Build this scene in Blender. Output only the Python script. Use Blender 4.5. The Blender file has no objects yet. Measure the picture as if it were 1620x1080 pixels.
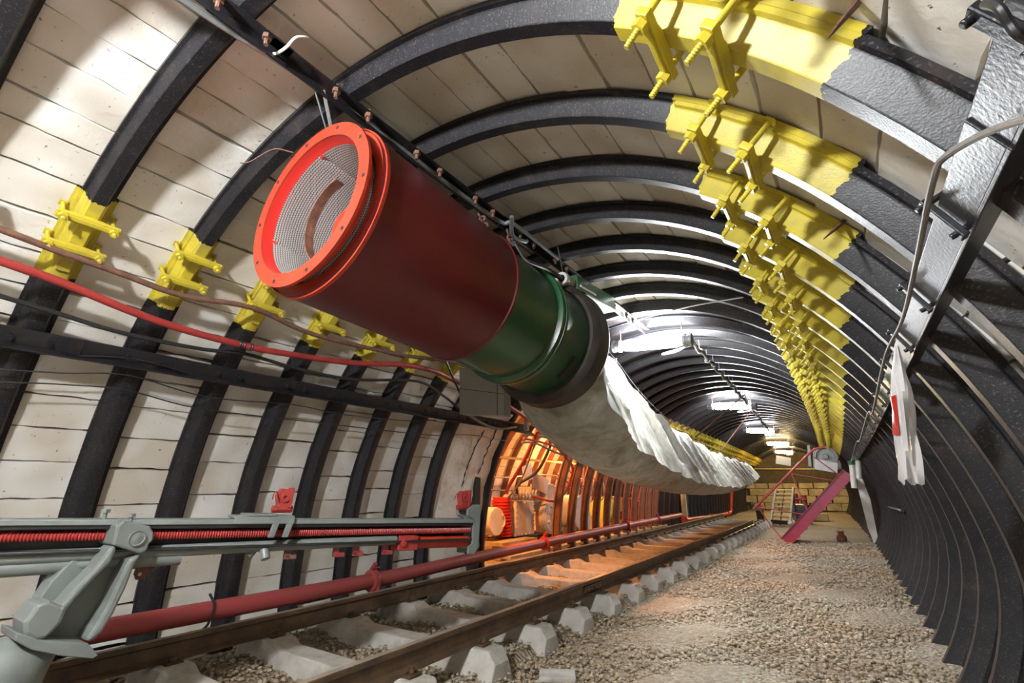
import bpy, math, random
import numpy as np
from mathutils import Vector, Matrix
random.seed(7); rng = np.random.RandomState(3)
SC = bpy.context.scene; COL = SC.collection
R_ = math.radians; PI = math.pi
# ------------------------------------------------------------------ camera
M3 = Matrix(((0.8306758362812975, 0.1634200380146409, 0.5322326053462526),
             (0.5567526339214464, -0.24031782946878746, -0.7951564911770151),
             (-0.0020395195264070747, 0.9568391881683692, -0.29061075056748553)))
FPX = 761.3; HC = 1.1
cam_d = bpy.data.cameras.new('camera'); cam = bpy.data.objects.new('camera', cam_d); COL.objects.link(cam)
cam.matrix_world = Matrix.Translation((0, 0, HC)) @ M3.to_4x4()
cam_d.sensor_width = 36; cam_d.lens = FPX/1620*36; cam_d.clip_start = .02; cam_d.clip_end = 200
SC.camera = cam
# ------------------------------------------------------------------ world + exposure
w = bpy.data.worlds.new('world'); SC.world = w; w.use_nodes = True
w.node_tree.nodes['Background'].inputs[0].default_value = (1.0, .84, .66, 1)
w.node_tree.nodes['Background'].inputs[1].default_value = .11
SC.view_settings.view_transform = 'Standard'; SC.view_settings.look = 'None'
SC.view_settings.gamma = 1; SC.view_settings.use_curve_mapping = False
SC.view_settings.exposure = 1.25
LAMPS = [(0, -.95, (.95, .98, 1), 820), (0, 5, (.93, .97, 1), 150), (0, 10, (.93, .97, 1), 110), (0, 15, (.95, .97, 1), 75),
         (0, 20, (1, .72, .34), 110), (0, 25, (1, .72, .32), 150)]
NICHE_LIGHTS = [((-4.0, 5.3, 2.28), 110), ((-4.7, 9.6, 1.9), 60), ((-4.7, 12.6, 1.9), 30)]

# ------------------------------------------------------------------ helpers: pixels of the photograph to points at a known plane
def ray(q):
    return M3 @ Vector(((q[0]-810)/FPX, -(q[1]-540)/FPX, -1))
def onX(x, q): c = ray(q); c = c*(x/c.x); return Vector((c.x, c.y, c.z+HC))
def onY(y, q): c = ray(q); c = c*(y/c.y); return Vector((c.x, c.y, c.z+HC))
def onZ(z, q): c = ray(q); c = c*((z-HC)/c.z); return Vector((c.x, c.y, c.z+HC))
# tunnel cross-section (inner face of the arches), theta from the crown, + = right
CX, CZ = -1.6111, HC-.3442
def rho(th): return 2.10402*(1-.044347*math.cos(2*th)-.011443*math.cos(4*th)+.034771*math.cos(3*th))
def sec(th, off=0):
    m = rho(th)+off
    x = CX+m*math.sin(th); z = CZ+m*math.cos(th)
    if z < .75:
        u = (.75-z)/.75
        x += -.15*u**1.4 if x > CX else -.07*u
    return x, z
def secn(th, off=0):                     # point and outward normal
    a = sec(th-.01); b = sec(th+.01); tx, tz = b[0]-a[0], b[1]-a[1]; l = math.hypot(tx, tz); n = (-tz/l, tx/l)
    p = sec(th); return (p[0]+n[0]*off, p[1]+n[1]*off), n
def bend(y): return -.001*(y-3)**2 if y > 3 else 0.0
def surf(off, q):
    c = ray(q); lo, hi = .01, 100.
    for _ in range(50):
        m = (lo+hi)/2; x = c.x*m-CX; z = c.z*m+HC-CZ
        if math.hypot(x, z) < rho(math.atan2(x, z))+off: lo = m
        else: hi = m
    return Vector((c.x*lo, c.y*lo, c.z*lo+HC))

# ------------------------------------------------------------------ materials
def mat(name, col, rough=.6, metal=0, bump=0, bscale=40, var=0, vscale=6, col2=None, thresh=None, spec=.5, bdist=.01):
    m = bpy.data.materials.new(name); m.use_nodes = True; nt = m.node_tree; N = nt.nodes; L = nt.links
    b = N['Principled BSDF']; b.inputs['Roughness'].default_value = rough; b.inputs['Metallic'].default_value = metal
    b.inputs['Specular IOR Level'].default_value = spec
    b.inputs['Base Color'].default_value = (*col, 1)
    tc = N.new('ShaderNodeTexCoord')
    if var or col2:
        n = N.new('ShaderNodeTexNoise'); n.inputs['Scale'].default_value = vscale; n.inputs['Detail'].default_value = 8; n.inputs['Roughness'].default_value = .65
        L.new(tc.outputs['Object'], n.inputs['Vector'])
        r = N.new('ShaderNodeValToRGB'); L.new(n.outputs['Fac'], r.inputs['Fac'])
        t = thresh or (.35, .7)
        r.color_ramp.elements[0].position = t[0]; r.color_ramp.elements[1].position = t[1]
        c2 = col2 if col2 else tuple(c*(1-var) for c in col)
        r.color_ramp.elements[0].color = (*col, 1); r.color_ramp.elements[1].color = (*c2, 1)
        L.new(r.outputs['Color'], b.inputs['Base Color'])
    if bump:
        n2 = N.new('ShaderNodeTexNoise'); n2.inputs['Scale'].default_value = bscale; n2.inputs['Detail'].default_value = 6
        L.new(tc.outputs['Object'], n2.inputs['Vector'])
        bp = N.new('ShaderNodeBump'); bp.inputs['Strength'].default_value = bump; bp.inputs['Distance'].default_value = bdist
        L.new(n2.outputs['Fac'], bp.inputs['Height']); L.new(bp.outputs['Normal'], b.inputs['Normal'])
    return m
def emis(name, col, s):
    m = bpy.data.materials.new(name); m.use_nodes = True; b = m.node_tree.nodes['Principled BSDF']
    b.inputs['Base Color'].default_value = (*col, 1)
    b.inputs['Emission Color'].default_value = (*col, 1); b.inputs['Emission Strength'].default_value = s; return m
def math_node(nt, op, a=None, b=None, c=None):
    n = nt.nodes.new('ShaderNodeMath'); n.operation = op
    for i, v in enumerate((a, b, c)):
        if v is None: continue
        if isinstance(v, (int, float)): n.inputs[i].default_value = v
        else: nt.links.new(v, n.inputs[i])
    return n.outputs[0]
def arch_mat():
    m = bpy.data.materials.new('arch_paint'); m.use_nodes = True; nt = m.node_tree; N = nt.nodes; L = nt.links
    b = N['Principled BSDF']; tc = N.new('ShaderNodeTexCoord'); sx = N.new('ShaderNodeSeparateXYZ'); L.new(tc.outputs['Object'], sx.inputs[0])
    th = math_node(nt, 'ARCTAN2', sx.outputs[0], math_node(nt, 'SUBTRACT', sx.outputs[2], CZ))
    n = N.new('ShaderNodeTexNoise'); n.inputs['Scale'].default_value = 55; n.inputs['Detail'].default_value = 6; L.new(tc.outputs['Object'], n.inputs['Vector'])
    th = math_node(nt, 'ADD', th, math_node(nt, 'MULTIPLY', math_node(nt, 'SUBTRACT', n.outputs['Fac'], .5), .022))
    oi = N.new('ShaderNodeObjectInfo')
    def band(lo, hi):
        return math_node(nt, 'MULTIPLY', math_node(nt, 'GREATER_THAN', th, R_(lo)), math_node(nt, 'LESS_THAN', th, R_(hi)))
    y = math_node(nt, 'ADD', band(37.4, 55.5), band(-49.3, -36.0))
    # rust on the black paint
    def noise(s, d=8, rg=.7):
        q = N.new('ShaderNodeTexNoise'); q.inputs['Scale'].default_value = s; q.inputs['Detail'].default_value = d; q.inputs['Roughness'].default_value = rg
        ad = N.new('ShaderNodeVectorMath'); ad.operation = 'ADD'; cb = N.new('ShaderNodeCombineXYZ'); L.new(math_node(nt, 'MULTIPLY', oi.outputs['Random'], 40), cb.inputs[1])
        L.new(tc.outputs['Object'], ad.inputs[0]); L.new(cb.outputs[0], ad.inputs[1]); L.new(ad.outputs[0], q.inputs['Vector']); return q
    nz = noise(9); r = N.new('ShaderNodeValToRGB'); L.new(nz.outputs['Fac'], r.inputs['Fac'])
    e = r.color_ramp.elements; e[0].position = .48; e[0].color = (.011, .011, .014, 1); e[1].position = .80; e[1].color = (.10, .038, .018, 1)
    q = e.new(.64); q.color = (.024, .020, .021, 1)
    ny = noise(7); r2 = N.new('ShaderNodeValToRGB'); L.new(ny.outputs['Fac'], r2.inputs['Fac'])
    r2.color_ramp.elements[0].position = .4; r2.color_ramp.elements[0].color = (.56, .45, .035, 1)
    r2.color_ramp.elements[1].position = .72; r2.color_ramp.elements[1].color = (.36, .30, .07, 1)
    # bright flecks
    vf = N.new('ShaderNodeTexNoise'); vf.inputs['Scale'].default_value = 130; vf.inputs['Detail'].default_value = 2; L.new(tc.outputs['Object'], vf.inputs['Vector'])
    fl = N.new('ShaderNodeValToRGB'); L.new(vf.outputs['Fac'], fl.inputs['Fac']); fl.color_ramp.elements[0].position = .60; fl.color_ramp.elements[1].position = .68
    mx0 = N.new('ShaderNodeMix'); mx0.data_type = 'RGBA'; L.new(math_node(nt, 'MULTIPLY', fl.outputs['Color'], .28), mx0.inputs[0]); L.new(r.outputs['Color'], mx0.inputs[6]); mx0.inputs[7].default_value = (.22, .18, .16, 1)
    mx = N.new('ShaderNodeMix'); mx.data_type = 'RGBA'; L.new(y, mx.inputs[0]); L.new(mx0.outputs[2], mx.inputs[6]); L.new(r2.outputs['Color'], mx.inputs[7])
    L.new(mx.outputs[2], b.inputs['Base Color'])
    b.inputs['Roughness'].default_value = .40
    b.inputs['Specular IOR Level'].default_value = .38
    bp = N.new('ShaderNodeBump'); bp.inputs['Strength'].default_value = .35; bp.inputs['Distance'].default_value = .0022
    nb = N.new('ShaderNodeTexNoise'); nb.inputs['Scale'].default_value = 190; nb.inputs['Detail'].default_value = 5; L.new(tc.outputs['Object'], nb.inputs['Vector'])
    L.new(nb.outputs['Fac'], bp.inputs['Height']); L.new(bp.outputs['Normal'], b.inputs['Normal'])
    return m
def plank_mat(name, ca, cb, rough=.6):
    m = bpy.data.materials.new(name); m.use_nodes = True; nt = m.node_tree; N = nt.nodes; L = nt.links
    b = N['Principled BSDF']; b.inputs['Roughness'].default_value = rough; tc = N.new('ShaderNodeTexCoord'); g = N.new('ShaderNodeNewGeometry')
    n = N.new('ShaderNodeTexNoise'); n.inputs['Scale'].default_value = 5; n.inputs['Detail'].default_value = 10; n.inputs['Roughness'].default_value = .11
    L.new(tc.outputs['Object'], n.inputs['Vector'])
    s = math_node(nt, 'ADD', math_node(nt, 'MULTIPLY', n.outputs['Fac'], 1.1), math_node(nt, 'MULTIPLY', g.outputs['Random Per Island'], .35))
    r = N.new('ShaderNodeValToRGB'); L.new(s, r.inputs['Fac'])
    e = r.color_ramp.elements; e[0].position = .35; e[0].color = (*ca, 1); e[1].position = .98; e[1].color = (*cb, 1)
    # small pits and dirt specks
    v = N.new('ShaderNodeTexNoise'); v.inputs['Scale'].default_value = 45; v.inputs['Detail'].default_value = 3; L.new(tc.outputs['Object'], v.inputs['Vector'])
    pr = N.new('ShaderNodeValToRGB'); L.new(v.outputs['Fac'], pr.inputs['Fac']); pr.color_ramp.elements[0].position = .69; pr.color_ramp.elements[1].position = .75
    mx = N.new('ShaderNodeMix'); mx.data_type = 'RGBA'; L.new(math_node(nt, 'MULTIPLY', pr.outputs['Color'], .7), mx.inputs[0]); L.new(r.outputs['Color'], mx.inputs[6]); mx.inputs[7].default_value = (.16, .12, .09, 1)
    L.new(mx.outputs[2], b.inputs['Base Color'])
    bp = N.new('ShaderNodeBump'); bp.inputs['Strength'].default_value = .55; bp.inputs['Distance'].default_value = .012
    hb = math_node(nt, 'SUBTRACT', n.outputs['Fac'], math_node(nt, 'MULTIPLY', pr.outputs['Color'], .5))
    n3 = N.new('ShaderNodeTexNoise'); n3.inputs['Scale'].default_value = 18; n3.inputs['Detail'].default_value = 8; L.new(tc.outputs['Object'], n3.inputs['Vector'])
    L.new(math_node(nt, 'ADD', hb, math_node(nt, 'MULTIPLY', n3.outputs['Fac'], .8)), bp.inputs['Height']); L.new(bp.outputs['Normal'], b.inputs['Normal'])
    return m
def stone_mat(name, cols, island=True, scale=30):
    m = bpy.data.materials.new(name); m.use_nodes = True; nt = m.node_tree; N = nt.nodes; L = nt.links
    b = N['Principled BSDF']; b.inputs['Roughness'].default_value = .85; tc = N.new('ShaderNodeTexCoord')
    v = N.new('ShaderNodeTexVoronoi'); v.inputs['Scale'].default_value = scale; L.new(tc.outputs['Object'], v.inputs['Vector'])
    if island: g = N.new('ShaderNodeNewGeometry'); f = g.outputs['Random Per Island']
    else:
        sp = N.new('ShaderNodeSeparateColor'); L.new(v.outputs['Color'], sp.inputs[0]); f = sp.outputs[0]
    r = N.new('ShaderNodeValToRGB'); L.new(f, r.inputs['Fac']); e = r.color_ramp.elements
    e[0].position = 0; e[0].color = (*cols[0], 1); e[1].position = 1; e[1].color = (*cols[-1], 1)
    for i, c in enumerate(cols[1:-1]): q = e.new((i+1)/(len(cols)-1)); q.color = (*c, 1)
    n = N.new('ShaderNodeTexNoise'); n.inputs['Scale'].default_value = .9; n.inputs['Detail'].default_value = 5; L.new(tc.outputs['Object'], n.inputs['Vector'])
    r2 = N.new('ShaderNodeValToRGB'); L.new(n.outputs['Fac'], r2.inputs['Fac'])
    r2.color_ramp.elements[0].position = .42; r2.color_ramp.elements[0].color = (1, .94, .84, 1); r2.color_ramp.elements[1].position = .62; r2.color_ramp.elements[1].color = (.88, .75, .61, 1)
    mx = N.new('ShaderNodeMix'); mx.data_type = 'RGBA'; mx.blend_type = 'MULTIPLY'; mx.inputs[0].default_value = 1
    L.new(r.outputs['Color'], mx.inputs[6]); L.new(r2.outputs['Color'], mx.inputs[7]); L.new(mx.outputs[2], b.inputs['Base Color'])
    bp = N.new('ShaderNodeBump'); bp.inputs['Strength'].default_value = .9 if not island else .4; bp.inputs['Distance'].default_value = .02 if not island else .004
    if island:
        nn = N.new('ShaderNodeTexNoise'); nn.inputs['Scale'].default_value = 90; L.new(tc.outputs['Object'], nn.inputs['Vector']); L.new(nn.outputs['Fac'], bp.inputs['Height'])
    else: L.new(math_node(nt, 'SUBTRACT', 1.0, v.outputs['Distance']), bp.inputs['Height'])
    L.new(bp.outputs['Normal'], b.inputs['Normal']); return m
ARCH = arch_mat()
M = {
 'white': plank_mat('whitewashed_concrete', (.86, .85, .82), (.62, .56, .47)),
 'tan': plank_mat('grey_tan_concrete', (.70, .60, .48), (.44, .35, .26)),
 'plaster': mat('crumbled_plaster', (.84, .82, .75), .9, bump=.8, bscale=12, col2=(.58, .45, .28), vscale=4, thresh=(.50, .76), bdist=.03),
 'dark': mat('dark_gap', (.035, .028, .022), .9),
 'sheet': mat('black_steel_sheet', (.014, .014, .017), .34, bump=.2, bscale=60, col2=(.035, .022, .018), vscale=5, thresh=(.52, .8), bdist=.005),
 'black': mat('black_painted_steel', (.013, .013, .016), .38, bump=.25, bscale=120, col2=(.04, .024, .018), vscale=12, thresh=(.52, .72), bdist=.004),
 'yellow': mat('yellow_paint', (.56, .45, .035), .45, bump=.12, bscale=90, col2=(.38, .31, .07), vscale=14, thresh=(.5, .75), bdist=.003),
 'redfan': mat('dark_red_paint', (.115, .008, .010), .36, bump=.08, bscale=50, col2=(.09, .008, .010), vscale=3, thresh=(.35, .7), bdist=.003),
 'orange': mat('red_orange_paint', (.50, .045, .018), .45, bump=.15, bscale=60, col2=(.36, .03, .014), vscale=9, bdist=.003),
 'green': mat('dark_green_paint', (.018, .095, .038), .30, bump=.1, bscale=30, col2=(.075, .07, .035), vscale=4, thresh=(.45, .75), bdist=.003),
 'greyrig': mat('grey_green_paint', (.19, .21, .20), .42, bump=.12, bscale=50, var=.25, vscale=6, bdist=.004),
 'pinkpipe': mat('faded_red_paint', (.30, .048, .050), .45, bump=.15, bscale=50, col2=(.22, .06, .035), vscale=5, thresh=(.5, .75), bdist=.003),
 'redrub': mat('red_rubber', (.38, .04, .035), .45, bump=.1, bscale=50, var=.3, vscale=14, bdist=.003),
 'rust': mat('rusty_steel', (.10, .05, .035), .8, bump=.7, bscale=40, col2=(.22, .10, .06), vscale=20, bdist=.006),
 'rail': mat('worn_rail_steel', (.07, .048, .036), .5, metal=.3, bump=.3, bscale=40, col2=(.17, .10, .05), vscale=8, bdist=.003),
 'railtop': mat('polished_rail_head', (.40, .32, .25), .42, metal=.1, bump=.1, bscale=40, var=.35, vscale=10, bdist=.002),
 'sleeper': mat('grey_concrete', (.50, .48, .44), .9, bump=.7, bscale=22, col2=(.33, .29, .24), vscale=6, thresh=(.42, .7), bdist=.012),
 'rubber': mat('black_rubber', (.02, .02, .022), .45, bump=.1, bscale=60, bdist=.002),
 'galv': mat('galvanised_steel', (.42, .43, .44), .35, metal=.7, bump=.1, bscale=40, var=.4, vscale=15, bdist=.002),
 'greycab': mat('grey_cable', (.20, .18, .16), .6, var=.3, vscale=20),
 'floor': stone_mat('gravel_bed', [(.24, .21, .17), (.36, .33, .28), (.30, .26, .20), (.43, .40, .35)], False, 42),
 'stones': stone_mat('gravel_stones', [(.29, .255, .20), (.43, .39, .33), (.34, .28, .21), (.55, .52, .46), (.22, .185, .14)], True),
 'boxgrey': mat('grey_enamel', (.36, .35, .32), .5, var=.1, vscale=2),
 'wood': mat('pale_timber', (.52, .38, .20), .8, bump=.5, bscale=20, var=.4, vscale=8),
 'signw': mat('blank_white_board', (.82, .83, .84), .5),
 'purple': mat('crimson_steel', (.34, .02, .06), .4, bump=.2, bscale=40, var=.35, vscale=8, bdist=.003),
 'yellowbar': mat('yellow_bar_paint', (.75, .52, .12), .5, var=.3, vscale=9),
 'stone': mat('sandstone_masonry', (.52, .43, .26), .9, bump=1, bscale=5, col2=(.30, .23, .13), vscale=2.2, bdist=.06),
 'brown': mat('brown_board_face', (.16, .12, .07), .9, bump=.8, bscale=25, col2=(.09, .07, .045), vscale=9, bdist=.02),
 'machine': mat('cream_grey_casting', (.68, .65, .60), .45, bump=.3, bscale=30, var=.3, vscale=7, bdist=.006),
 'nrib': mat('brown_rusty_steel', (.20, .085, .05), .6, bump=.4, bscale=50, col2=(.10, .05, .035), vscale=7, bdist=.005),
 'brightred': mat('bright_red_enamel', (.5, .025, .015), .4),
 'neon': mat('yellow_green_drum', (.55, .60, .08), .5),
}

# ------------------------------------------------------------------ mesh builder
class MB:
    def __init__(s): s.v = []; s.f = []; s.m = []
    def add(s, v, f, mi=0):
        o = len(s.v); s.v += [tuple(p) for p in v]; s.f += [tuple(i+o for i in q) for q in f]; s.m += [mi]*len(f); return s
    def box(s, c, d, rot=None, mi=0):
        v = []
        for x in (-1, 1):
            for y in (-1, 1):
                for z in (-1, 1):
                    p = Vector((x*d[0]/2, y*d[1]/2, z*d[2]/2))
                    if rot is not None: p = rot @ p
                    v.append(p+Vector(c))
        return s.add(v, [(0, 1, 3, 2), (4, 6, 7, 5), (0, 4, 5, 1), (2, 3, 7, 6), (0, 2, 6, 4), (1, 5, 7, 3)], mi)
    def bar(s, a, b, w, h, up=(0, 0, 1), mi=0):     # rectangular bar from a to b, w sideways, h along up
        a, b = Vector(a), Vector(b); d = b-a; l = d.length; d.normalize(); u = Vector(up); sd = d.cross(u)
        if sd.length < 1e-4: sd = d.cross(Vector((1, 0, 0)))
        sd.normalize(); u = sd.cross(d); rot = Matrix((sd, d, u)).transposed()
        return s.box((a+b)/2, (w, l, h), rot, mi)
    def tube(s, pts, r, n=10, closed=False, caps=True, mi=0):
        pts = [Vector(p) for p in pts]; k = len(pts); rr = r if isinstance(r, (list, tuple)) else [r]*k
        up = None; rings = []
        for i, p in enumerate(pts):
            t = (pts[(i+1) % k] - pts[i-1]) if closed else (pts[min(i+1, k-1)]-pts[max(i-1, 0)])
            if t.length < 1e-9: t = Vector((0, 0, 1))
            t.normalize()
            if up is None:
                up = Vector((0, 0, 1)) if abs(t.z) < .9 else Vector((1, 0, 0))
            up = (up-t*up.dot(t)).normalized(); sd = t.cross(up)
            rings.append([p+(up*math.cos(2*PI*j/n)+sd*math.sin(2*PI*j/n))*rr[i] for j in range(n)])
        v = [q for g in rings for q in g]; f = []
        for i in range(k if closed else k-1):
            i2 = (i+1) % k
            for j in range(n): f.append((i*n+j, i*n+(j+1) % n, i2*n+(j+1) % n, i2*n+j))
        if caps and not closed: f += [tuple(range(n))[::-1], tuple((k-1)*n+j for j in range(n))]
        return s.add(v, f, mi)
    def lathe(s, o, ax, prof, n=32, mi=0, cap=False):   # prof: (radius, distance along axis)
        o = Vector(o); ax = Vector(ax).normalized(); u = ax.orthogonal().normalized(); w_ = ax.cross(u); v = []; f = []
        for (r, h) in prof: v += [o+ax*h+(u*math.cos(2*PI*j/n)+w_*math.sin(2*PI*j/n))*r for j in range(n)]
        for i in range(len(prof)-1):
            for j in range(n): f.append((i*n+j, i*n+(j+1) % n, (i+1)*n+(j+1) % n, (i+1)*n+j))
        if cap: f += [tuple(range(n))[::-1], tuple((len(prof)-1)*n+j for j in range(n))]
        return s.add(v, f, mi)
    def prism(s, poly, d, mi=0):                        # polygon of 3-D points extruded by vector d
        n = len(poly); d = Vector(d); v = [Vector(p) for p in poly]+[Vector(p)+d for p in poly]
        f = [tuple(range(n))[::-1], tuple(range(n, 2*n))]+[(i, (i+1) % n, (i+1) % n+n, i+n) for i in range(n)]
        return s.add(v, f, mi)
    def sweep(s, secs, closed_sec=True, caps=True, mi=0):  # list of rings of points
        n = len(secs[0]); v = [p for g in secs for p in g]; f = []
        for i in range(len(secs)-1):
            for j in range(n if closed_sec else n-1): f.append((i*n+j, i*n+(j+1) % n, (i+1)*n+(j+1) % n, (i+1)*n+j))
        if caps and closed_sec: f += [tuple(range(n))[::-1], tuple((len(secs)-1)*n+j for j in range(n))]
        return s.add(v, f, mi)
    def hexnut(s, c, ax, r, h, mi=0): return s.lathe(Vector(c)-Vector(ax).normalized()*h/2, ax, [(r, 0), (r, h)], 6, mi, True)
def obj(name, mb, mats, parent=None, smooth=False, bevel=0, rel=None):
    me = bpy.data.meshes.new(name); v = mb.v
    if rel is not None: v = [(p[0]-rel[0], p[1]-rel[1], p[2]-rel[2]) for p in v]
    me.from_pydata(v, [], mb.f)
    for m in (mats if isinstance(mats, (list, tuple)) else [mats]): me.materials.append(m)
    me.polygons.foreach_set('material_index', mb.m)
    import bmesh
    b = bmesh.new(); b.from_mesh(me); bmesh.ops.recalc_face_normals(b, faces=b.faces); b.to_mesh(me); b.free()
    if smooth:
        me.polygons.foreach_set('use_smooth', [True]*len(me.polygons)); me.set_sharp_from_angle(angle=R_(38))
    me.update(); o = bpy.data.objects.new(name, me); COL.objects.link(o)
    if parent: o.parent = parent
    if bevel:
        bv = o.modifiers.new('bevel', 'BEVEL'); bv.width = bevel; bv.segments = 2; bv.limit_method = 'ANGLE'; bv.angle_limit = R_(40)
    return o
def tag(o, label, cat, group=None, kind=None):
    o['label'] = label; o['category'] = cat
    if group: o['group'] = group
    if kind: o['kind'] = kind
    return o
def struct(o): o['kind'] = 'structure'; return o
def thing(name, label, cat, loc=(0, 0, 0), group=None):
    o = bpy.data.objects.new(name, None); COL.objects.link(o); o.location = loc; o.empty_display_size = .1; tag(o, label, cat, group); return o
def part(name, mb, m, root, **k):           # world-coordinate mesh hung on an Empty without rotation
    return obj(name, mb, m, root, rel=root.location, **k)
def single(name, mb, m, label, cat, group=None, **k):
    c = [sum(p[i] for p in mb.v)/len(mb.v) for i in range(3)]
    o = obj(name, mb, m, rel=c, **k); o.location = c; return tag(o, label, cat, group)
def spline(pts, n=8):
    P = [Vector(p) for p in pts]; P = [P[0]*2-P[1]]+P+[P[-1]*2-P[-2]]; out = []
    for i in range(1, len(P)-2):
        for j in range(n):
            t = j/n; a, b, c, d = P[i-1:i+3]
            out.append(.5*((2*b)+(c-a)*t+(2*a-5*b+4*c-d)*t*t+(3*b-a-3*c+d)*t**3))
    out.append(P[-2]); return out
ORD = ['first', 'second', 'third', 'fourth', 'fifth', 'sixth', 'seventh', 'eighth', 'ninth', 'tenth', 'eleventh', 'twelfth', 'thirteenth', 'fourteenth', 'fifteenth', 'sixteenth', 'seventeenth', 'eighteenth', 'nineteenth', 'twentieth']

# ------------------------------------------------------------------ structure
END_Y = 28.6
def archY(k): return .586+.5*k
# floor bed
mb = MB(); nx, ny = 70, 160
gx = np.linspace(-4.05, .75, nx); gy = np.concatenate([np.linspace(-1.6, 12, 110), np.linspace(12.3, END_Y+.3, ny-110)])
for j, yy in enumerate(gy):
    for i, xx in enumerate(gx):
        z = .012*math.sin(xx*3.1+yy*1.3)+.010*math.sin(yy*4.7-xx*5)+rng.uniform(-.006, .006)
        mb.v.append((xx+bend(yy), yy, z-.012))
for j in range(ny-1):
    for i in range(nx-1): mb.f.append((j*nx+i, j*nx+i+1, (j+1)*nx+i+1, (j+1)*nx+i)); mb.m.append(0)
struct(obj('floor', mb, M['floor'], smooth=True))

def lagging(name, th0, th1, k0, k1, m_of, planks=True, step=5.2, zmin=-.1):
    """planks between neighbouring arches, k0..k1 bays; material index from m_of(k, theta_deg)"""
    mb = MB()
    for k in range(k0, k1):
        y0, y1 = archY(k), archY(k+1); bx = bend((y0+y1)/2)
        n = int(round((th1-th0)/step)); ph = random.uniform(-.25, .25)
        edges = [th0]+[th0+(th1-th0)*(i+ph*.9+random.uniform(-.12, .12))/n for i in range(1, n)]+[th1]
        for a, b in zip(edges, edges[1:]):
            mi = m_of(k, (a+b)/2)
            if mi is None: continue
            if mi == 2:   # steel sheet: smooth curve
                q = [secn(R_(t), .10) for t in np.linspace(a, b, 3)]
                ring = [(p[0][0]+bx) for p in q]
                v = []
                for (p, nn) in q:
                    for yy, o in ((y0, 0), (y1, 0), (y1, .03), (y0, .03)):
                        v.append((p[0]+nn[0]*o+bend(yy), yy, p[1]+nn[1]*o))
                mb.sweep([v[i*4:i*4+4] for i in range(3)], mi=2); continue
            ga, gb = random.uniform(.03, .24), random.uniform(.03, .24)
            o0 = .10+random.uniform(0, .012); tilt = random.uniform(-.006, .006); secs = []
            yc = list(np.linspace(y0+.01, y1-.01, 9))
            wob = [(random.uniform(-.09, .12), random.uniform(-.09, .12)) for _ in yc]
            for yy, (wa, wb) in zip(yc, wob):
                A, na = secn(R_(a+ga+wa), o0+tilt); B, nb_ = secn(R_(b-gb+wb), o0-tilt); bx = bend(yy)
                C_, nc = secn(R_((a+b)/2), o0)
                r_ = [(A[0]+bx, yy, A[1]), (C_[0]+bx, yy, C_[1]), (B[0]+bx, yy, B[1]),
                      (B[0]+nb_[0]*.05+bx, yy, B[1]+nb_[1]*.05), (A[0]+na[0]*.05+bx, yy, A[1]+na[1]*.05)]
                secs.append(r_)
            mb.sweep(secs, mi=mi)
        # dark shell behind the planks, added to block light
        t = np.linspace(th0, th1, 10)
        if any(m_of(k, x) is not None for x in t):
            for a, b in zip(t, t[1:]):
                if m_of(k, (a+b)/2) is None: continue
                A, na = secn(R_(a), .165); B, nb_ = secn(R_(b), .165)
                ring = lambda yy: [(A[0]+bend(yy), yy, A[1]), (B[0]+bend(yy), yy, B[1]), (B[0]+nb_[0]*.1+bend(yy), yy, B[1]+nb_[1]*.1), (A[0]+na[0]*.1+bend(yy), yy, A[1]+na[1]*.1)]
                mb.sweep([ring(y0), ring(y1)], mi=3)
    return struct(obj(name, mb, [M['white'], M['tan'], M['sheet'], M['dark']]))
K0, K1 = -4, 56
def m_ceil(k, t):
    if k >= 8: return 2
    return 0
def m_left(k, t):
    if 7 <= k <= 8 and t < -56: return None          # plastered pier built apart
    if 9 <= k <= 26 and t < -52: return None        # opening to the machine niche
    if k >= 8: return 2
    return 0
def m_right(k, t):
    if k <= 6 and t < 75: return 0
    if k <= 3: return 0
    return 2
lagging('ceiling', -36, 46, K0, K1, m_ceil)
lagging('wall_left', -114, -36, K0, K1, m_left)
lagging('wall_right', 46, 114, K0, K1, m_right)
# plastered pier before the niche
mb = MB(); ys = np.linspace(archY(7)+.05, archY(9)-.03, 12); th = np.linspace(-114, -55, 26); rings = []
for yy in ys:
    r_ = []
    for t in th:
        o = .055+.012*math.sin(t*.6+yy*5)+rng.uniform(-.006, .006)+(.03 if False else 0)
        (x, z), n = secn(R_(t), o); r_.append((x+bend(yy), yy, z))
    rings.append(r_)
mb.sweep(rings, closed_sec=False, caps=False)
back = [[(secn(R_(t), .3)[0][0], yy, secn(R_(t), .3)[0][1]) for t in th] for yy in (ys[0], ys[-1])]
mb.sweep(back, closed_sec=False, caps=False)
for e in (0, -1):
    n = len(th); v = rings[e]+[(secn(R_(t), .3)[0][0], ys[e], secn(R_(t), .3)[0][1]) for t in th]
    mb.add(v, [(i, i+1, i+1+n, i+n) for i in range(n-1)])
for (y_, t_) in ((4.62, -62), (4.88, -58)):
    cp = []
    for i in range(16):
        (x, z), n = secn(R_(t_-i*1.25), .042); cp.append((x+.0, y_+rng.uniform(-.02, .02)-.004*i, z))
    mb.tube(cp, [.002+.007*abs(math.sin(i*1.7)) for i in range(16)], 6, mi=1)
struct(obj('wall_pier', mb, [M['plaster'], M['dark']], smooth=True))
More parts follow.
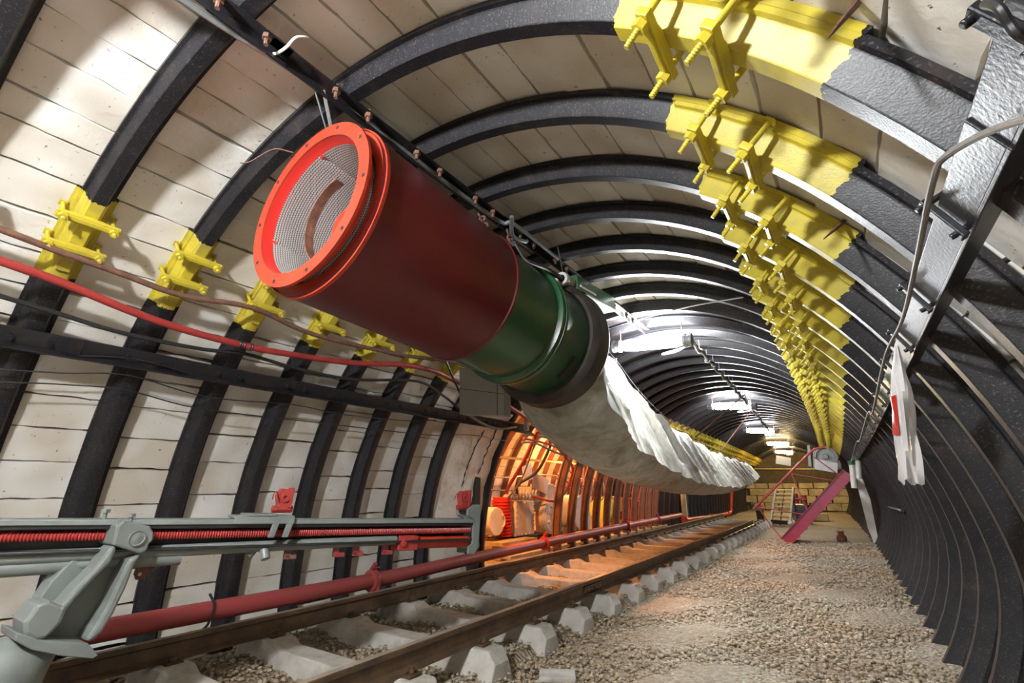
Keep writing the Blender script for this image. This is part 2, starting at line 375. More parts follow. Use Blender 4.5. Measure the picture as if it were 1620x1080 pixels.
# far end wall: masonry, brown boards above
mb = MB(); y = END_Y; bx = bend(28.5)
x0 = -4.35
for r in range(4):
    n = 7; offs = .5*(r % 2)
    for i in range(n+1):
        a = x0+(i-offs)*(4.6/n)+rng.uniform(-.05, .05); bb = x0+(i+1-offs)*(4.6/n)-.02+rng.uniform(-.05, .05)
        mb.box(((a+bb)/2, y+.1+rng.uniform(-.03, .03), .02+r*.34+.16), (bb-a-.01, .3, .325))
struct(obj('wall_far_masonry', mb, M['stone'], bevel=.02))
mb = MB(); mb.box((-2.2, y+.28, 1.6), (4.8, .06, 3.4)); struct(obj('wall_far', mb, M['brown']))
# niche: parallel arched gallery on the left
NX = -2.15
mb = MB(); ys = [archY(9)-.3]+[archY(k) for k in range(10, 28)]+[archY(27)+.4]
for a, b in zip(ys, ys[1:]):
    n = 16; e = np.linspace(-112, -28, n+1)
    for t0, t1 in zip(e, e[1:]):
        A, na = secn(R_(t0+.15), .1+random.uniform(0, .01)); B, nb_ = secn(R_(t1-.15), .1+random.uniform(0, .01))
        ring = lambda yy: [(A[0]+NX, yy, A[1]), (B[0]+NX, yy, B[1]), (B[0]+NX+nb_[0]*.05, yy, B[1]+nb_[1]*.05), (A[0]+NX+na[0]*.05, yy, A[1]+na[1]*.05)]
        mb.sweep([ring(a+.005), ring(b-.005)])
struct(obj('wall_niche', mb, M['white']))
mb = MB()                                           # niche roof, sides, floor
mb.box((-4.6, 9.6, 2.95), (3.4, 9.9, .1)); mb.box((-4.9, 4.85, 1.3), (2.3, .1, 3.2)); mb.box((-4.9, 14.25, 1.3), (2.3, .1, 3.2)); 
struct(obj('ceiling_niche', mb, M['dark']))
mb = MB(); nx, ny = 20, 60
for j, yy in enumerate(np.linspace(4.9, 14.3, ny)):
    for i, xx in enumerate(np.linspace(-6.1, -3.75, nx)): mb.v.append((xx, yy, .06+rng.uniform(-.02, .02)-(.05 if i > nx-3 else 0)))
for j in range(ny-1):
    for i in range(nx-1): mb.f.append((j*nx+i, j*nx+i+1, (j+1)*nx+i+1, (j+1)*nx+i)); mb.m.append(0)
struct(obj('floor_niche', mb, M['floor'], smooth=True))

# ------------------------------------------------------------------ arches
PROF = [(-.031, .004), (-.027, 0), (.027, 0), (.031, .004), (.045, .070), (.050, .076), (.066, .078), (.066, .098), (-.066, .098), (-.066, .078), (-.050, .076), (-.045, .070)]
def rib(t0, t1, off, wsc=1., step=2.5, floor=False, dx=0):
    mb = MB(); n = max(2, int(abs(t1-t0)/step)); rings = []
    for t in np.linspace(t0, t1, n+1):
        r_ = []
        for (yy, nn) in PROF:
            (x, z), _ = secn(R_(t), off+nn); r_.append((x-CX+dx, yy*wsc, z))
        rings.append(r_)
    return mb.sweep(rings)
def rib_obj(name, mb, mats, parent): return obj(name, mb, mats, parent, smooth=True)
def clamp_geo(t, side, long_, hero):
    """one clamp: plate across the inner face and two through bolts; local frame of the arch"""
    (x, z), n = secn(R_(t), -.016 if side > 0 else 0); x -= CX
    nn = Vector((n[0], 0, n[1])); tg = Vector((n[1], 0, -n[0])); c = Vector((x, 0, z)); Yv = Vector((0, 1, 0))
    rot = Matrix((tg, Yv, nn)).transposed()
    pl = MB(); w_ = .042 if side < 0 else .040
    poly = [(-.125, -.030), (.125, -.030), (.125, -.006), (.07, -.006), (.045, .0), (-.045, .0), (-.07, -.006), (-.125, -.006)]
    pl.prism([c+Yv*a+nn*b-tg*w_/2 for a, b in poly], tg*w_)
    if hero: pl.box(c-nn*.033, (w_*.55, .23, .008), rot)
    bolts = []
    for s in (-1, 1):
        b = MB(); p = c+Yv*(.1*s); tip = p-nn*long_; top = p+nn*.095
        if hero:
            b.tube([top, p-nn*.05], .0095, 10)
            m_ = 7; pts = []; rr = []
            for i in range(m_*2+1): pts.append(p-nn*(.05+(long_-.05)*i/(m_*2))); rr.append(.0095 if i % 2 else .0078)
            b.tube(pts, rr, 10)
            b.hexnut(p-nn*.043, nn, .021, .022); b.box(p+nn*.088, (.03, .03, .008), rot)
        else:
            b.tube([top, tip], .010, 6); b.hexnut(p-nn*.043, nn, .021, .022)
        bolts.append(b)
    return pl, bolts
CL = [(-38.9, -1, .072), (-43.6, -1, .072), (42.2, 1, .105), (47.9, 1, .105)]
def make_arch(label, hero, far=False):
    root = thing('steel_arch', label, 'support arch')
    st = 2.5 if hero else 4
    rib_obj('crown_segment', rib(-47.5, 55.8, .0, step=st), ARCH, root)
    rib_obj('right_leg', rib(37.8, 112, -.016, .96, step=st), ARCH, root)
    rib_obj('left_leg', rib(-35.8, -112, .016, 1.28, step=st), ARCH, root)
    for t, s, lg in CL:
        pl, bo = clamp_geo(t, s, lg, hero)
        if hero:
            c = obj('clamp', pl, M['yellow'], root, bevel=.003)
            for b in bo: obj('clamp_bolt', b, M['yellow'], c, smooth=True)
        else:
            for b in bo: pl.add(b.v, b.f)
            obj('clamp', pl, M['yellow'], root)
    return root
def dup(root, label, group=None, skip=()):
    r = root.copy(); COL.objects.link(r); r['label'] = label
    if group: r['group'] = group
    for ch in list(root.children):
        if ch.name.split('.')[0] in skip: continue
        c = ch.copy(); COL.objects.link(c); c.parent = r
        for g in ch.children:
            d = g.copy(); COL.objects.link(d); d.parent = c
    return r
hero = make_arch('black steel arch, first and nearest one, cut by the upper left corner', True)
lo = make_arch('x', False)
def arch_label(k):
    i = k+1
    if k == 0: return 'black steel arch whose yellow joint is the leftmost on the left wall'
    if k <= 6: return 'black steel arch with yellow clamped joints, %s one from the camera' % ORD[i]
    if k == 7: return 'black steel arch, last one with a left leg before the cracked plaster pier'
    if k == 8: return 'black steel arch crossing above the cracked plaster pier, without a left leg'
    if k == 9: return 'black steel arch whose left leg edges the near side of the machine niche'
    if k <= 12: return 'legless-left steel arch spanning above the niche machine, %s of the three there' % ORD[k-10]
    if k == 13: return 'steel arch whose left leg stands free just beyond the grey niche machine'
    if k <= 26: return 'orange-lit steel arch with free-standing left leg, %s after the one beside the machine' % ORD[k-14]
    return 'dark steel arch in the deep black-sheeted tunnel beyond the niche'
RUSTY = None
for k in range(-1, 56):
    src = hero if k <= 8 else lo
    skip = ('left_leg',) if k in (8, 10, 11, 12) else ()
    if k == -1: r = hero
    elif k == 8: r = dup(src, arch_label(k), skip=skip)
    elif k == 9: r = lo; lo['label'] = arch_label(9)
    else: r = dup(src, arch_label(k), skip=skip)
    r['group'] = 'steel arches deep in the tunnel' if k > 26 else 'steel support arches of the tunnel'
    y = archY(k); r.location = (CX+bend(y), y, 0)
    if 10 <= k <= 23:
        for ch in list(r.children):
            if ch.name.startswith('left_leg'):
                if RUSTY is None: RUSTY = ch.data.copy(); RUSTY.materials.clear(); RUSTY.materials.append(M['nrib'])
                ch.data = RUSTY; ch['label'] = 'rust brown leg'
# arches inside the niche
na = thing('niche_arch', 'orange-lit brown arch against the niche wall, one of a close row', 'support arch', group='arches inside the machine niche')
rib_obj('niche_rib', rib(-112, -28, 0.02, .9, 4), M['nrib'], na)
for i, k in enumerate(range(10, 27)):
    r = na if i == 0 else dup(na, na['label'])
    r.location = (CX+NX, archY(k), 0)
# ------------------------------------------------------------------ lamps
def make_lamp(i, y, colr, power):
    x = (-1.20, -1.53, -1.62, -1.78, -1.87, -2.15)[i]; z = 2.6 if i else 2.5
    lab = ['white tube lamp above the camera', 'large bright tube lamp hanging nearest, beside the end of the duct fan', 'bright tube lamp, second from the fan, above the pale duct', 'small bright white lamp, third from the fan', 'warm yellow lamp, fourth from the fan', 'warm yellow lamp nearest the far end wall'][i]
    r = thing('tube_lamp', lab, 'lamp', (x, y, z), 'tube lamps along the crown')
    L = .34 if i else .10
    a, b = Vector((x-L, y, z+.02)), Vector((x+L, y, z-.03))
    m = MB(); m.tube([a.lerp(b, t) for t in (0, .02, .07, .15, .85, .93, .98, 1)], [.03, .045, .058, .066, .066, .058, .045, .03], 18); part('lit_tube', m, emis('lamp_glow_%d' % i, colr, power), r, smooth=True)
    for s, e in ((-1, a), (1, b)):
        d = (b-a).normalized()*s
        m = MB(); m.lathe(e, d, [(.0, 0), (.07, 0), (.07, .03), (.062, .035), (.062, .06), (.07, .065), (.07, .09), (.03, .1), (0, .1)], 18)
        part('end_cap', m, M['galv'], r, smooth=True)
        m = MB(); m.tube([e+Vector((0, 0, .05)), e+Vector((0, 0, .19 if i else .12))], .006, 6); part('hanger', m, M['rust'], r)
    m = MB(); m.tube(spline([b+Vector((.05, 0, -.06)), b+Vector((-.1, .05, -.10)), b+Vector((-.25, .1, -.085)), b+Vector((0, .4, .05))]), .012, 6); part('cable', m, M['greycab'], r)
for i, l in enumerate(LAMPS): make_lamp(i, l[1], l[2], l[3])
for i, (p, e) in enumerate(NICHE_LIGHTS):
    r = thing('bulkhead_lamp', ['orange bulkhead lamp on the near niche ceiling', 'orange bulkhead lamp in the middle of the niche', 'orange bulkhead lamp at the far end of the niche'][i], 'lamp', p, 'lamps inside the niche')
    m = MB(); m.lathe((p[0], p[1], p[2]), (0, 0, 1), [(0, -.08), (.05, -.06), (.07, 0), (.07, .04)], 14); part('glass', m, emis('niche_glow_%d' % i, (1, .36, .10), e*8), r, smooth=True)
    m = MB(); m.lathe((p[0], p[1], p[2]), (0, 0, 1), [(.08, .04), (.08, .09), (.0, .1)], 14, 0, True); m.tube([(p[0], p[1], p[2]+.1), (p[0], p[1], 2.88)], .01, 6); part('housing', m, M['galv'], r)
# ------------------------------------------------------------------ duct fan (silencer, fan, collar)
def fan_c(y): return Vector((-1.72, y, 2.26-.06*(y-1.05)/.95))
AX = (fan_c(2)-fan_c(1)).normalized()
fan = thing('duct_fan', 'big dark red and green duct fan hanging under the crown, open mouth lined with mesh', 'fan', fan_c(1.05))
def fl(prof, y, n=64, cap=False, mb=None): return (mb or MB()).lathe(fan_c(y), AX, prof, n, 0, cap)
part('silencer_body', fl([(.40, .0), (.403, .02), (.403, .96), (.41, .965), (.41, .975), (.37, .975)], 1.06), M['redfan'], fan, smooth=True)
part('rear_flange', fl([(.342, 0), (.41, 0), (.41, .016), (.342, .016), (.342, 0)], 1.075), M['orange'], fan, smooth=True)
fr = part('front_flange', fl([(.328, 0), (.388, 0), (.388, .014), (.352, .016), (.352, .05), (.328, .05), (.328, .0)], 1.0), M['orange'], fan, smooth=True)
for i in range(10):
    mb = MB(); a = 2*PI*(i+.3)/10; u = AX.orthogonal().normalized(); v = AX.cross(u); p = fan_c(1.0)+(u*math.cos(a)+v*math.sin(a))*.364
    mb.lathe(p-AX*.003, AX, [(.0085, 0), (.0085, .004)], 8, 0, True)
    part('bolt_hole', mb, M['dark'], fan)
mb = fl([(.328, .0), (.326, .01), (.324, .05), (.32, .055)], 1.01); part('inner_sleeve', mb, mat('red_sleeve_paint', (.5, .02, .015), .4, bump=.2, bscale=40, bdist=.003), fan, smooth=True)
# perforated liner: real holes would be thousands, so a dotted sheet-metal pattern
pm = bpy.data.materials.new('perforated_sheet'); pm.use_nodes = True; nt = pm.node_tree; b = nt.nodes['Principled BSDF']
uv = nt.nodes.new('ShaderNodeUVMap'); uv.uv_map = 'UVMap'
vo = nt.nodes.new('ShaderNodeTexVoronoi'); vo.inputs['Scale'].default_value = 1; vo.inputs['Randomness'].default_value = 0
sxx = nt.nodes.new('ShaderNodeSeparateXYZ'); nt.links.new(uv.outputs[0], sxx.inputs[0])
row = math_node(nt, 'FLOOR', sxx.outputs[1]); sh = math_node(nt, 'MULTIPLY', math_node(nt, 'MODULO', row, 2.0), .5)
cb = nt.nodes.new('ShaderNodeCombineXYZ'); nt.links.new(math_node(nt, 'ADD', sxx.outputs[0], sh), cb.inputs[0]); nt.links.new(sxx.outputs[1], cb.inputs[1]); nt.links.new(cb.outputs[0], vo.inputs['Vector'])
rp = nt.nodes.new('ShaderNodeValToRGB'); nt.links.new(vo.outputs['Distance'], rp.inputs[0])
e = rp.color_ramp.elements; e[0].position = .30; e[0].color = (.03, .025, .02, 1); e[1].position = .36; e[1].color = (.62, .60, .58, 1)
nt.links.new(rp.outputs[0], b.inputs['Base Color']); b.inputs['Roughness'].default_value = .38; b.inputs['Metallic'].default_value = .25
mb = MB(); prof = []; NS = 96; NR = 40
u0 = AX.orthogonal().normalized(); v0 = AX.cross(u0)
for i in range(NR+1):
    h = .02+.93*i/NR; 
    for j in range(NS):
        a = 2*PI*j/NS
        rr = .318+.006*math.sin(3*a+h*9)*math.sin(h*7)+(.010 if abs(math.sin(a*2+.4)) > .997 else 0)
        mb.v.append(fan_c(1.03)+AX*h+(u0*math.cos(a)+v0*math.sin(a))*rr)
for i in range(NR):
    for j in range(NS): mb.f.append((i*NS+j, i*NS+(j+1) % NS, (i+1)*NS+(j+1) % NS, (i+1)*NS+j)); mb.m.append(0)
lin = part('perforated_liner', mb, pm, fan, smooth=True)
uvl = lin.data.uv_layers.new(name='UVMap')
vi = {}
for p in lin.data.polygons:
    js = [lin.data.vertices[v].index % NS for v in p.vertices]; wrap = max(js)-min(js) > NS/2
    for li in p.loop_indices:
        v = lin.data.loops[li].vertex_index; j = v % NS; i = v//NS
        if wrap and j == 0: j = NS
        uvl.data[li].uv = (j/NS*168, i/NR*78)
mb = MB(); mb.lathe(fan_c(1.17), AX, [(0, 0), (.05, .004), (.10, .03), (.13, .07), (.14, .12), (.14, .80), (.0, .80)], 36); part('hub_fairing', mb, M['orange'], fan, smooth=True)
for a0 in (0.5, 2.6, 4.7):
    mb = MB()
    pts = [fan_c(1.30)+(u0*math.cos(a0+t*.9)+v0*math.sin(a0+t*.9))*(.13+.18*t) for t in np.linspace(0, 1, 9)]
    for p, q in zip(pts, pts[1:]): mb.bar(p, q, .004, .05, up=AX)
    part('strut', mb, M['rust'], fan)
mb = MB(); pts = [fan_c(1.16)+(Vector((math.cos(t), 0, math.sin(t))))*.215 for t in np.linspace(R_(95), R_(265), 24)]
for p, q in zip(pts, pts[1:]): mb.bar(p, q, .006, .045, up=AX)
part('curved_band', mb, M['rust'], fan)
part('fan_casing', fl([(.36, 0), (.385, .02), (.385, .50), (.40, .505), (.415, .51), (.415, .535), (.40, .54), (.40, .548), (.418, .552), (.418, .58), (.395, .59), (.39, .60), (.405, .98), (.395, 1.0), (.36, 1.0)], 2.02), M['green'], fan, smooth=True)
col = mat('grimy_black_collar', (.05, .04, .032), .5, bump=.5, bscale=30, col2=(.02, .018, .016), vscale=6, bdist=.006)
part('duct_collar', fl([(.38, .0), (.43, .0), (.465, .03), (.47, .05), (.47, .17), (.475, .18), (.47, .2), (.44, .2)], 2.93), col, fan, smooth=True)
mb = MB(); p = fan_c(2.78)+Vector((.30, 0, -.27)); mb.tube([p+Vector((-.015, -.05, 0)), p+Vector((.0, .05, 0))], .018, 8)
# slot handle: a dark elongated recess plate following the casing
mb = MB(); a = math.atan2(-.28, .28)
def cas(a, y, r=.405): c = fan_c(y); return Vector((c.x+math.cos(a)*r, y, c.z+math.sin(a)*r))
sec_ = []
for t in np.linspace(-.22, .22, 7): sec_.append([cas(a+t, 2.80, .398), cas(a+t, 2.86, .398), cas(a+t, 2.86, .410), cas(a+t, 2.80, .410)])
mb.sweep(sec_); part('slot_plate', mb, M['dark'], fan)
mb = MB(); c0_ = cas(R_(62), 1.42, .402); mb.sweep([[cas(R_(62+t), 1.36, .401), cas(R_(62+t), 1.50, .401), cas(R_(62+t), 1.50, .407), cas(R_(62+t), 1.36, .407)] for t in (-8, -3, 3, 8)]); part('rating_plate', mb, M['redfan'], fan)
# terminal housing on the casing, upper right
tb = thing('terminal_housing', 'dark green motor terminal housing with cream cable gland beside the duct fan', 'terminal box', onX(-1.5, (905, 450)))
g0, g1 = onX(-1.5, (888, 440)), onX(-1.56, (962, 482))
d = (g1-g0).normalized()
mb = MB(); mb.bar(g0+d*.16, g1, .13, .12); mb.bar(g0+d*.3-Vector((0, 0, .07)), g1-Vector((0, 0, .07)), .16, .02); part('housing', mb, M['green'], tb, bevel=.012)
mb = MB(); mb.lathe(g0, d, [(.028, .03), (.028, 0), (.048, 0), (.052, .02), (.05, .05), (.042, .06), (.042, .17)], 20); part('cable_gland', mb, M['machine'], tb, smooth=True)
mb = MB()
for s in (-1, 1): mb.tube([g0+d*.2+Vector((.07*s, 0, -.03)), g0+d*.52+Vector((.07*s, 0, -.03))], .009, 6)
part('fin', mb, M['sleeper'], tb)
single('motor_cable', MB().tube(spline([cas(R_(40), 2.1, .42), onX(-1.45, (830, 412)), onX(-1.49, (862, 425)), g0+d*.03]), .019, 10), M['rubber'], 'thick black cable running into the cream gland beside the fan', 'cable', smooth=True)
# chains
def chain(name, p0, p1, label, n=7):
    p0, p1 = Vector(p0), Vector(p1); root = thing(name, label, 'chain', p0, 'chains holding the duct fan'); d = (p1-p0)/n
    mb = MB(); L = d.length*.64; dn = d.normalized(); s1 = dn.cross(Vector((0, 1, 0))).normalized(); s2 = dn.cross(s1)
    for i in range(n):
        c = p0+d*(i+.5); s = s1 if i % 2 else s2
        pts = [c+dn*L*math.sin(t)+s*.022*math.cos(t) for t in np.linspace(0, 2*PI, 13)[:-1]]
        mb.tube(pts, .0075, 6, closed=True)
    part('chain_links', mb, M['rust'], root, smooth=True)
chain('hoist_chain', (-1.66, 2.12, 2.76), (-1.60, 2.14, 2.58), 'rusty chain at the rear rim of the red silencer, nearer of two')
chain('hoist_chain', (-1.62, 2.38, 2.76), (-1.58, 2.42, 2.50), 'rusty chain over the front of the green fan casing, farther of two')
chain('hoist_chain', (-1.60, 2.74, 2.62), (-1.36, 2.78, 2.22), 'rusty chain slung down the side of the green fan casing', 11)
single('hanging_rod', MB().tube([(-1.64, .96, 2.78), (-1.70, 1.07, 2.64)], .009, 6).tube([(-1.66, .93, 2.77), (-1.72, 1.06, 2.64)], .004, 5), M['galv'], 'thin steel hanger from the crown bar to the mouth of the red silencer', 'hanger')
u = fan_c(1.0)+Vector((-.16, -.005, .32))
single('wire_end', MB().tube(spline([u, u+Vector((-.08, -.05, .02)), u+Vector((-.17, -.10, -.04)), u+Vector((-.22, -.12, -.04))]), .003, 5), M['rust'], 'loose thin wire end sticking out of the orange mouth flange', 'wire')
# grey blank panel box under the fan
p = [onY(3.2, q) for q in ((727, 581), (797, 590), (797, 657), (727, 655))]
bx_ = thing('grey_panel_box', 'flat grey panelled box hanging under the green fan casing', 'box', (p[0]+p[2])/2)
mb = MB(); mb.prism(p, (0, .10, 0)); part('box_body', mb, M['boxgrey'], bx_)
mb = MB(); a, b_ = p[0].lerp(p[3], .46), p[1].lerp(p[2], .5); c_, d_ = p[0].lerp(p[1], .86), p[3].lerp(p[2], .86)
mb.bar(a-Vector((0, .001, 0)), b_-Vector((0, .001, 0)), .003, .004); mb.bar(c_-Vector((0, .001, 0)), d_-Vector((0, .001, 0)), .003, .004); part('seam', mb, M['dark'], bx_)
mb = MB(); mb.tube([p[0]+Vector((.05, .05, 0)), p[0]+Vector((.05, .05, .13))], .006, 6); mb.tube([p[1]+Vector((-.05, .05, 0)), p[1]+Vector((-.05, .05, .12))], .006, 6); part('hanger', mb, M['rust'], bx_)

# ------------------------------------------------------------------ fabric ventilation duct
def fabmat():
    m = bpy.data.materials.new('dirty_pvc_fabric'); m.use_nodes = True; nt = m.node_tree; N = nt.nodes; L = nt.links
    b = N['Principled BSDF']; b.inputs['Roughness'].default_value = .5
    tc = N.new('ShaderNodeTexCoord'); n = N.new('ShaderNodeTexNoise'); n.inputs['Scale'].default_value = 3.5; n.inputs['Detail'].default_value = 9; n.inputs['Roughness'].default_value = .7; n.inputs['Distortion'].default_value = 1.2
    L.new(tc.outputs['Object'], n.inputs['Vector']); sx = N.new('ShaderNodeSeparateXYZ'); L.new(tc.outputs['Object'], sx.inputs[0])
    r = N.new('ShaderNodeValToRGB'); L.new(n.outputs['Fac'], r.inputs['Fac']); e = r.color_ramp.elements
    e[0].position = .40; e[0].color = (.52, .51, .46, 1); e[1].position = .72; e[1].color = (.20, .18, .11, 1)
    L.new(r.outputs[0], b.inputs['Base Color'])
    tr = N.new('ShaderNodeBsdfTranslucent'); L.new(r.outputs[0], tr.inputs[0]); mx = N.new('ShaderNodeMixShader'); mx.inputs[0].default_value = .32
    L.new(b.outputs[0], mx.inputs[1]); L.new(tr.outputs[0], mx.inputs[2]); L.new(mx.outputs[0], N['Material Output'].inputs[0])
    bp = N.new('ShaderNodeBump'); bp.inputs['Strength'].default_value = .5; bp.inputs['Distance'].default_value = .02
    v = N.new('ShaderNodeTexNoise'); v.inputs['Scale'].default_value = 9; v.inputs['Detail'].default_value = 6; v.inputs['Distortion'].default_value = 2.5; L.new(tc.outputs['Object'], v.inputs['Vector'])
    L.new(v.outputs['Fac'], bp.inputs['Height']); L.new(bp.outputs['Normal'], b.inputs['Normal']); return m
TOP = [(3.08, 2.58), (4, 2.60), (4.77, 2.56), (5.11, 2.51), (5.74, 2.37), (6.53, 2.21), (7.44, 2.05), (8.8, 1.94), (10.5, 1.83), (13.1, 1.78), (15.2, 1.76), (16.2, 1.6)]
BOT = [(3.08, 1.69), (3.5, 1.49), (4.27, 1.3), (5.16, 1.19), (6.25, 1.11), (7.5, 1.02), (9.2, .98), (10.9, .98), (13, 1.08), (15, 1.3), (16.2, 1.55)]
WID = [(3.08, .45), (4, .38), (5, .36), (8, .34), (12, .33), (15, .27), (16.2, .05)]
def bagx(y): return float(np.interp(y, [3.08, 3.6, 4.5, 6, 8], [-1.72, -1.80, -1.95, -2.08, -2.12]))+bend(y)*.8
itp = lambda T, y: float(np.interp(y, [a for a, _ in T], [b for _, b in T]))
hang = [3.45, 4.3, 5.2, 6.1, 7.1, 8.3, 9.6, 11.2, 13.0, 14.9]
mb = MB(); NA = 96; ysd = np.concatenate([np.linspace(3.08, 6, 130), np.linspace(6.02, 16.2, 190)])
for y in ysd:
    t, bo, wd = itp(TOP, y), itp(BOT, y), itp(WID, y)
    near = min(abs(y-h) for h in hang); sag = .05*(1-math.exp(-(near/.22)**2))
    t -= sag*(1 if y > 3.3 else 0)
    cx_ = bagx(y)
    for j in range(NA):
        a = 2*PI*j/NA; s_, c_ = math.sin(a), math.cos(a)
        zz = (t+bo)/2+(t-bo)/2*c_
        blend = min(1, max(0, (y-3.12)/.45))
        c2 = max(-1, min(1, c_)); tear = min(((1-c2)/1.7)**.8*1.05, math.sqrt(max(0, 1-c2*c2))*1.5); wloc = wd*(abs(s_)*(1-blend)+blend*tear)/max(abs(s_), 1e-3) if abs(s_) > 1e-3 else 0
        if c_ > .93 and blend > .5: wloc *= 1
        px = cx_+wloc*s_
        # vertical folds fanning from the hanging points
        ff = lambda v: 1-2*abs(math.sin(v))**.6
        f1 = ff(y*4.1+1.3*math.sin(y*2)+1.6*c_)*.6+ff(y*9.3+2.4*c_+2)*.35+math.sin(y*5.3+1.5*c_)*.4
        amp = .048*blend*(.35+.65*abs(s_))*(1.2 if c_ > -.3 else .8)
        if y > 15.2: amp *= max(0, (16.2-y)/1.0)
        px += (1 if s_ > 0 else -1)*f1*amp*(abs(s_)**.5)
        zz += .012*blend*math.sin(y*9+a*3)
        mb.v.append((px, y, zz))
for i in range(len(ysd)-1):
    for j in range(NA): mb.f.append((i*NA+j, i*NA+(j+1) % NA, (i+1)*NA+(j+1) % NA, (i+1)*NA+j)); mb.m.append(0)
mb.f.append(tuple((len(ysd)-1)*NA+j for j in range(NA))); mb.m.append(0)
single('fabric_duct', mb, fabmat(), 'slack dirty white fabric ventilation duct sagging away behind the fan collar', 'ventilation duct', smooth=True)
wire = thing('duct_wire', 'thin suspension wire with hook ties along the top of the fabric duct', 'wire', (-1.72, 2.9, 2.75))
wp = [(-1.5, 2.85, 2.80), (-1.74, 3.5, 2.66)]+[(bagx(h), h, itp(TOP, h)+.03) for h in hang[1:]]+[(bagx(16), 16.4, 1.8)]
part('wire_strand', MB().tube(spline(wp, 5), .004, 5), M['galv'], wire)
mb = MB()
for h in hang[1:]:
    x = bagx(h); z = itp(TOP, h); mb.tube([(x, h, z-.03), (x+.01, h-.02, z+.05), (x-.01, h+.02, z+.05), (x, h+.01, z-.03)], .004, 5)
part('hook_tie', mb, M['galv'], wire)
for i, (a, b_) in enumerate([((-2.12, 9.0, 1.95), (-1.3, 9.6, 2.72)), ((-2.1, 11.0, 1.84), (-1.45, 11.6, 2.74))]):
    single('stay_rod', MB().tube([a, b_], .012, 6), M['rust'], ['thin dark stay rod from fabric duct to crown, nearer one', 'thin dark stay rod from fabric duct to crown, farther one'][i], 'rod')

# ------------------------------------------------------------------ crown angle bar
def arch_ks(y0, y1): return [k for k in range(-4, 60) if y0 < archY(k) < y1]
cb_ = thing('crown_bar', 'long black angle bar bolted under the crown of the arches above the fan', 'steel bar', (-1.60, .4, 2.80))
for a, b_ in ((-.9, .78), (.70, 2.35), (2.28, 3.95), (3.88, 5.15)):
    o = random.uniform(-.008, .008); mb = MB(); mb.bar((-1.605+o, a, 2.800), (-1.605+o, b_, 2.800), .052, .006); mb.bar((-1.632+o, a, 2.775), (-1.632+o, b_, 2.775), .006, .052); part('bar_length', mb, M['black'], cb_)
for k in arch_ks(-.6, 5):
    for dy in (-.09, .09):
        mb = MB(); c = Vector((-1.60, archY(k)+dy, 2.80)); mb.tube([c+Vector((0, 0, .015)), c-Vector((0, 0, .055))], .009, 8); mb.hexnut(c-Vector((0, 0, .018)), (0, 0, 1), .018, .02)
        part('bar_bolt', mb, M['rust'], cb_, smooth=False)
single('hook_strap', MB().tube(spline([(-1.66, .72, 2.78), (-1.62, .73, 2.765), (-1.57, .74, 2.775), (-1.55, .76, 2.83), (-1.53, .80, 2.86)]), .0055, 6), mat('white_tie', (.8, .8, .78), .5), 'white cable tie looped round the crown bar above the fan mouth', 'cable tie')
single('crown_conduit', MB().tube(spline([(-1.70, -.9, 2.77), (-1.70, 0, 2.77), (-1.69, .45, 2.77), (-1.67, .75, 2.785), (-1.65, 1.1, 2.79), (-1.62, 2.2, 2.765), (-1.55, 2.35, 2.76), (-1.58, 3.0, 2.79)], 6), .014, 8), M['galv'], 'worn grey conduit running alongside the crown bar', 'conduit', smooth=True)
single('foil_cable', MB().tube(spline([(-1.42, 2.12, 2.66), (-1.5, 2.25, 2.62), (-1.52, 2.42, 2.66), (-1.58, 2.55, 2.74)]), .013, 8), M['galv'], 'shiny taped cable curling out behind the red silencer', 'cable', smooth=True)
# cable bundle with hooks between the lamps
pts = []
for y in np.linspace(5.3, 14.5, 70): pts.append((-1.16+bend(y)*1.3-.02*(y-5.3), y+.03*math.sin(y*14), 2.62+.025*math.sin(y*11)-.01*(y-5)))
bc = thing('crown_cable', 'twisted cable on hooks running between the tube lamps', 'cable', pts[0])
part('cable_run', MB().tube(spline(pts, 2), .020, 6), M['greycab'], bc, smooth=True)
mb = MB()
for i in range(3, 68, 3):
    c = Vector(pts[i]); mb.tube([c+Vector((.03*math.cos(t), 0, .03*math.sin(t))) for t in np.linspace(0, 2*PI, 9)[:-1]], .006, 5, closed=True); mb.tube([c+Vector((0, 0, .03)), c+Vector((0, 0, .14))], .005, 5)
part('cable_hook', mb, M['galv'], bc)
single('cross_wire', MB().tube(spline([surf(-.02, (1010, 505)), (onX(-.9, (1090, 485))), surf(-.04, (1175, 470))]), .006, 5), M['greycab'], 'thin twisted wire stretched across the crown to the right clamps', 'wire')

# ------------------------------------------------------------------ side runners
def dirn(off, th): return secn(R_(th), off)
rl = thing('left_runner_beam', 'black bolted angle beam running along the left wall below the yellow joints', 'steel beam', (-3.36, 0, 1.86))
(px_, pz_), nn = secn(R_(-58.6), -.012); nv = Vector((nn[0], 0, nn[1])); tv = Vector((nn[1], 0, -nn[0]))
segs = [(-1.2, .36), (.28, .80), (.72, 1.34), (1.26, 1.86), (1.78, 2.46), (2.38, 3.1), (3.02, 3.85), (3.77, 4.6), (4.52, 5.55)]
for i, (a, b_) in enumerate(segs):
    c = Vector((px_, 0, pz_))-nv*(.004*(i % 2)); mb = MB()
    mb.bar(c+Vector((0, a, 0)), c+Vector((0, b_, 0)), .105, .010, up=nv); e = c-tv*.04-nv*.03
    mb.bar(e+Vector((0, a, 0)), e+Vector((0, b_, 0)), .009, .06, up=nv); part('beam_length', mb, M['black'], rl, bevel=.002)
for k in arch_ks(-.6, 5.2):
    for dy in (-.075, .075):
        mb = MB(); c = Vector((px_, archY(k)+dy, pz_))-nv*.012; mb.hexnut(c, nv, .016, .018); mb.tube([c+nv*.08, c-nv*.02], .008, 8); part('beam_bolt', mb, M['black'], rl)
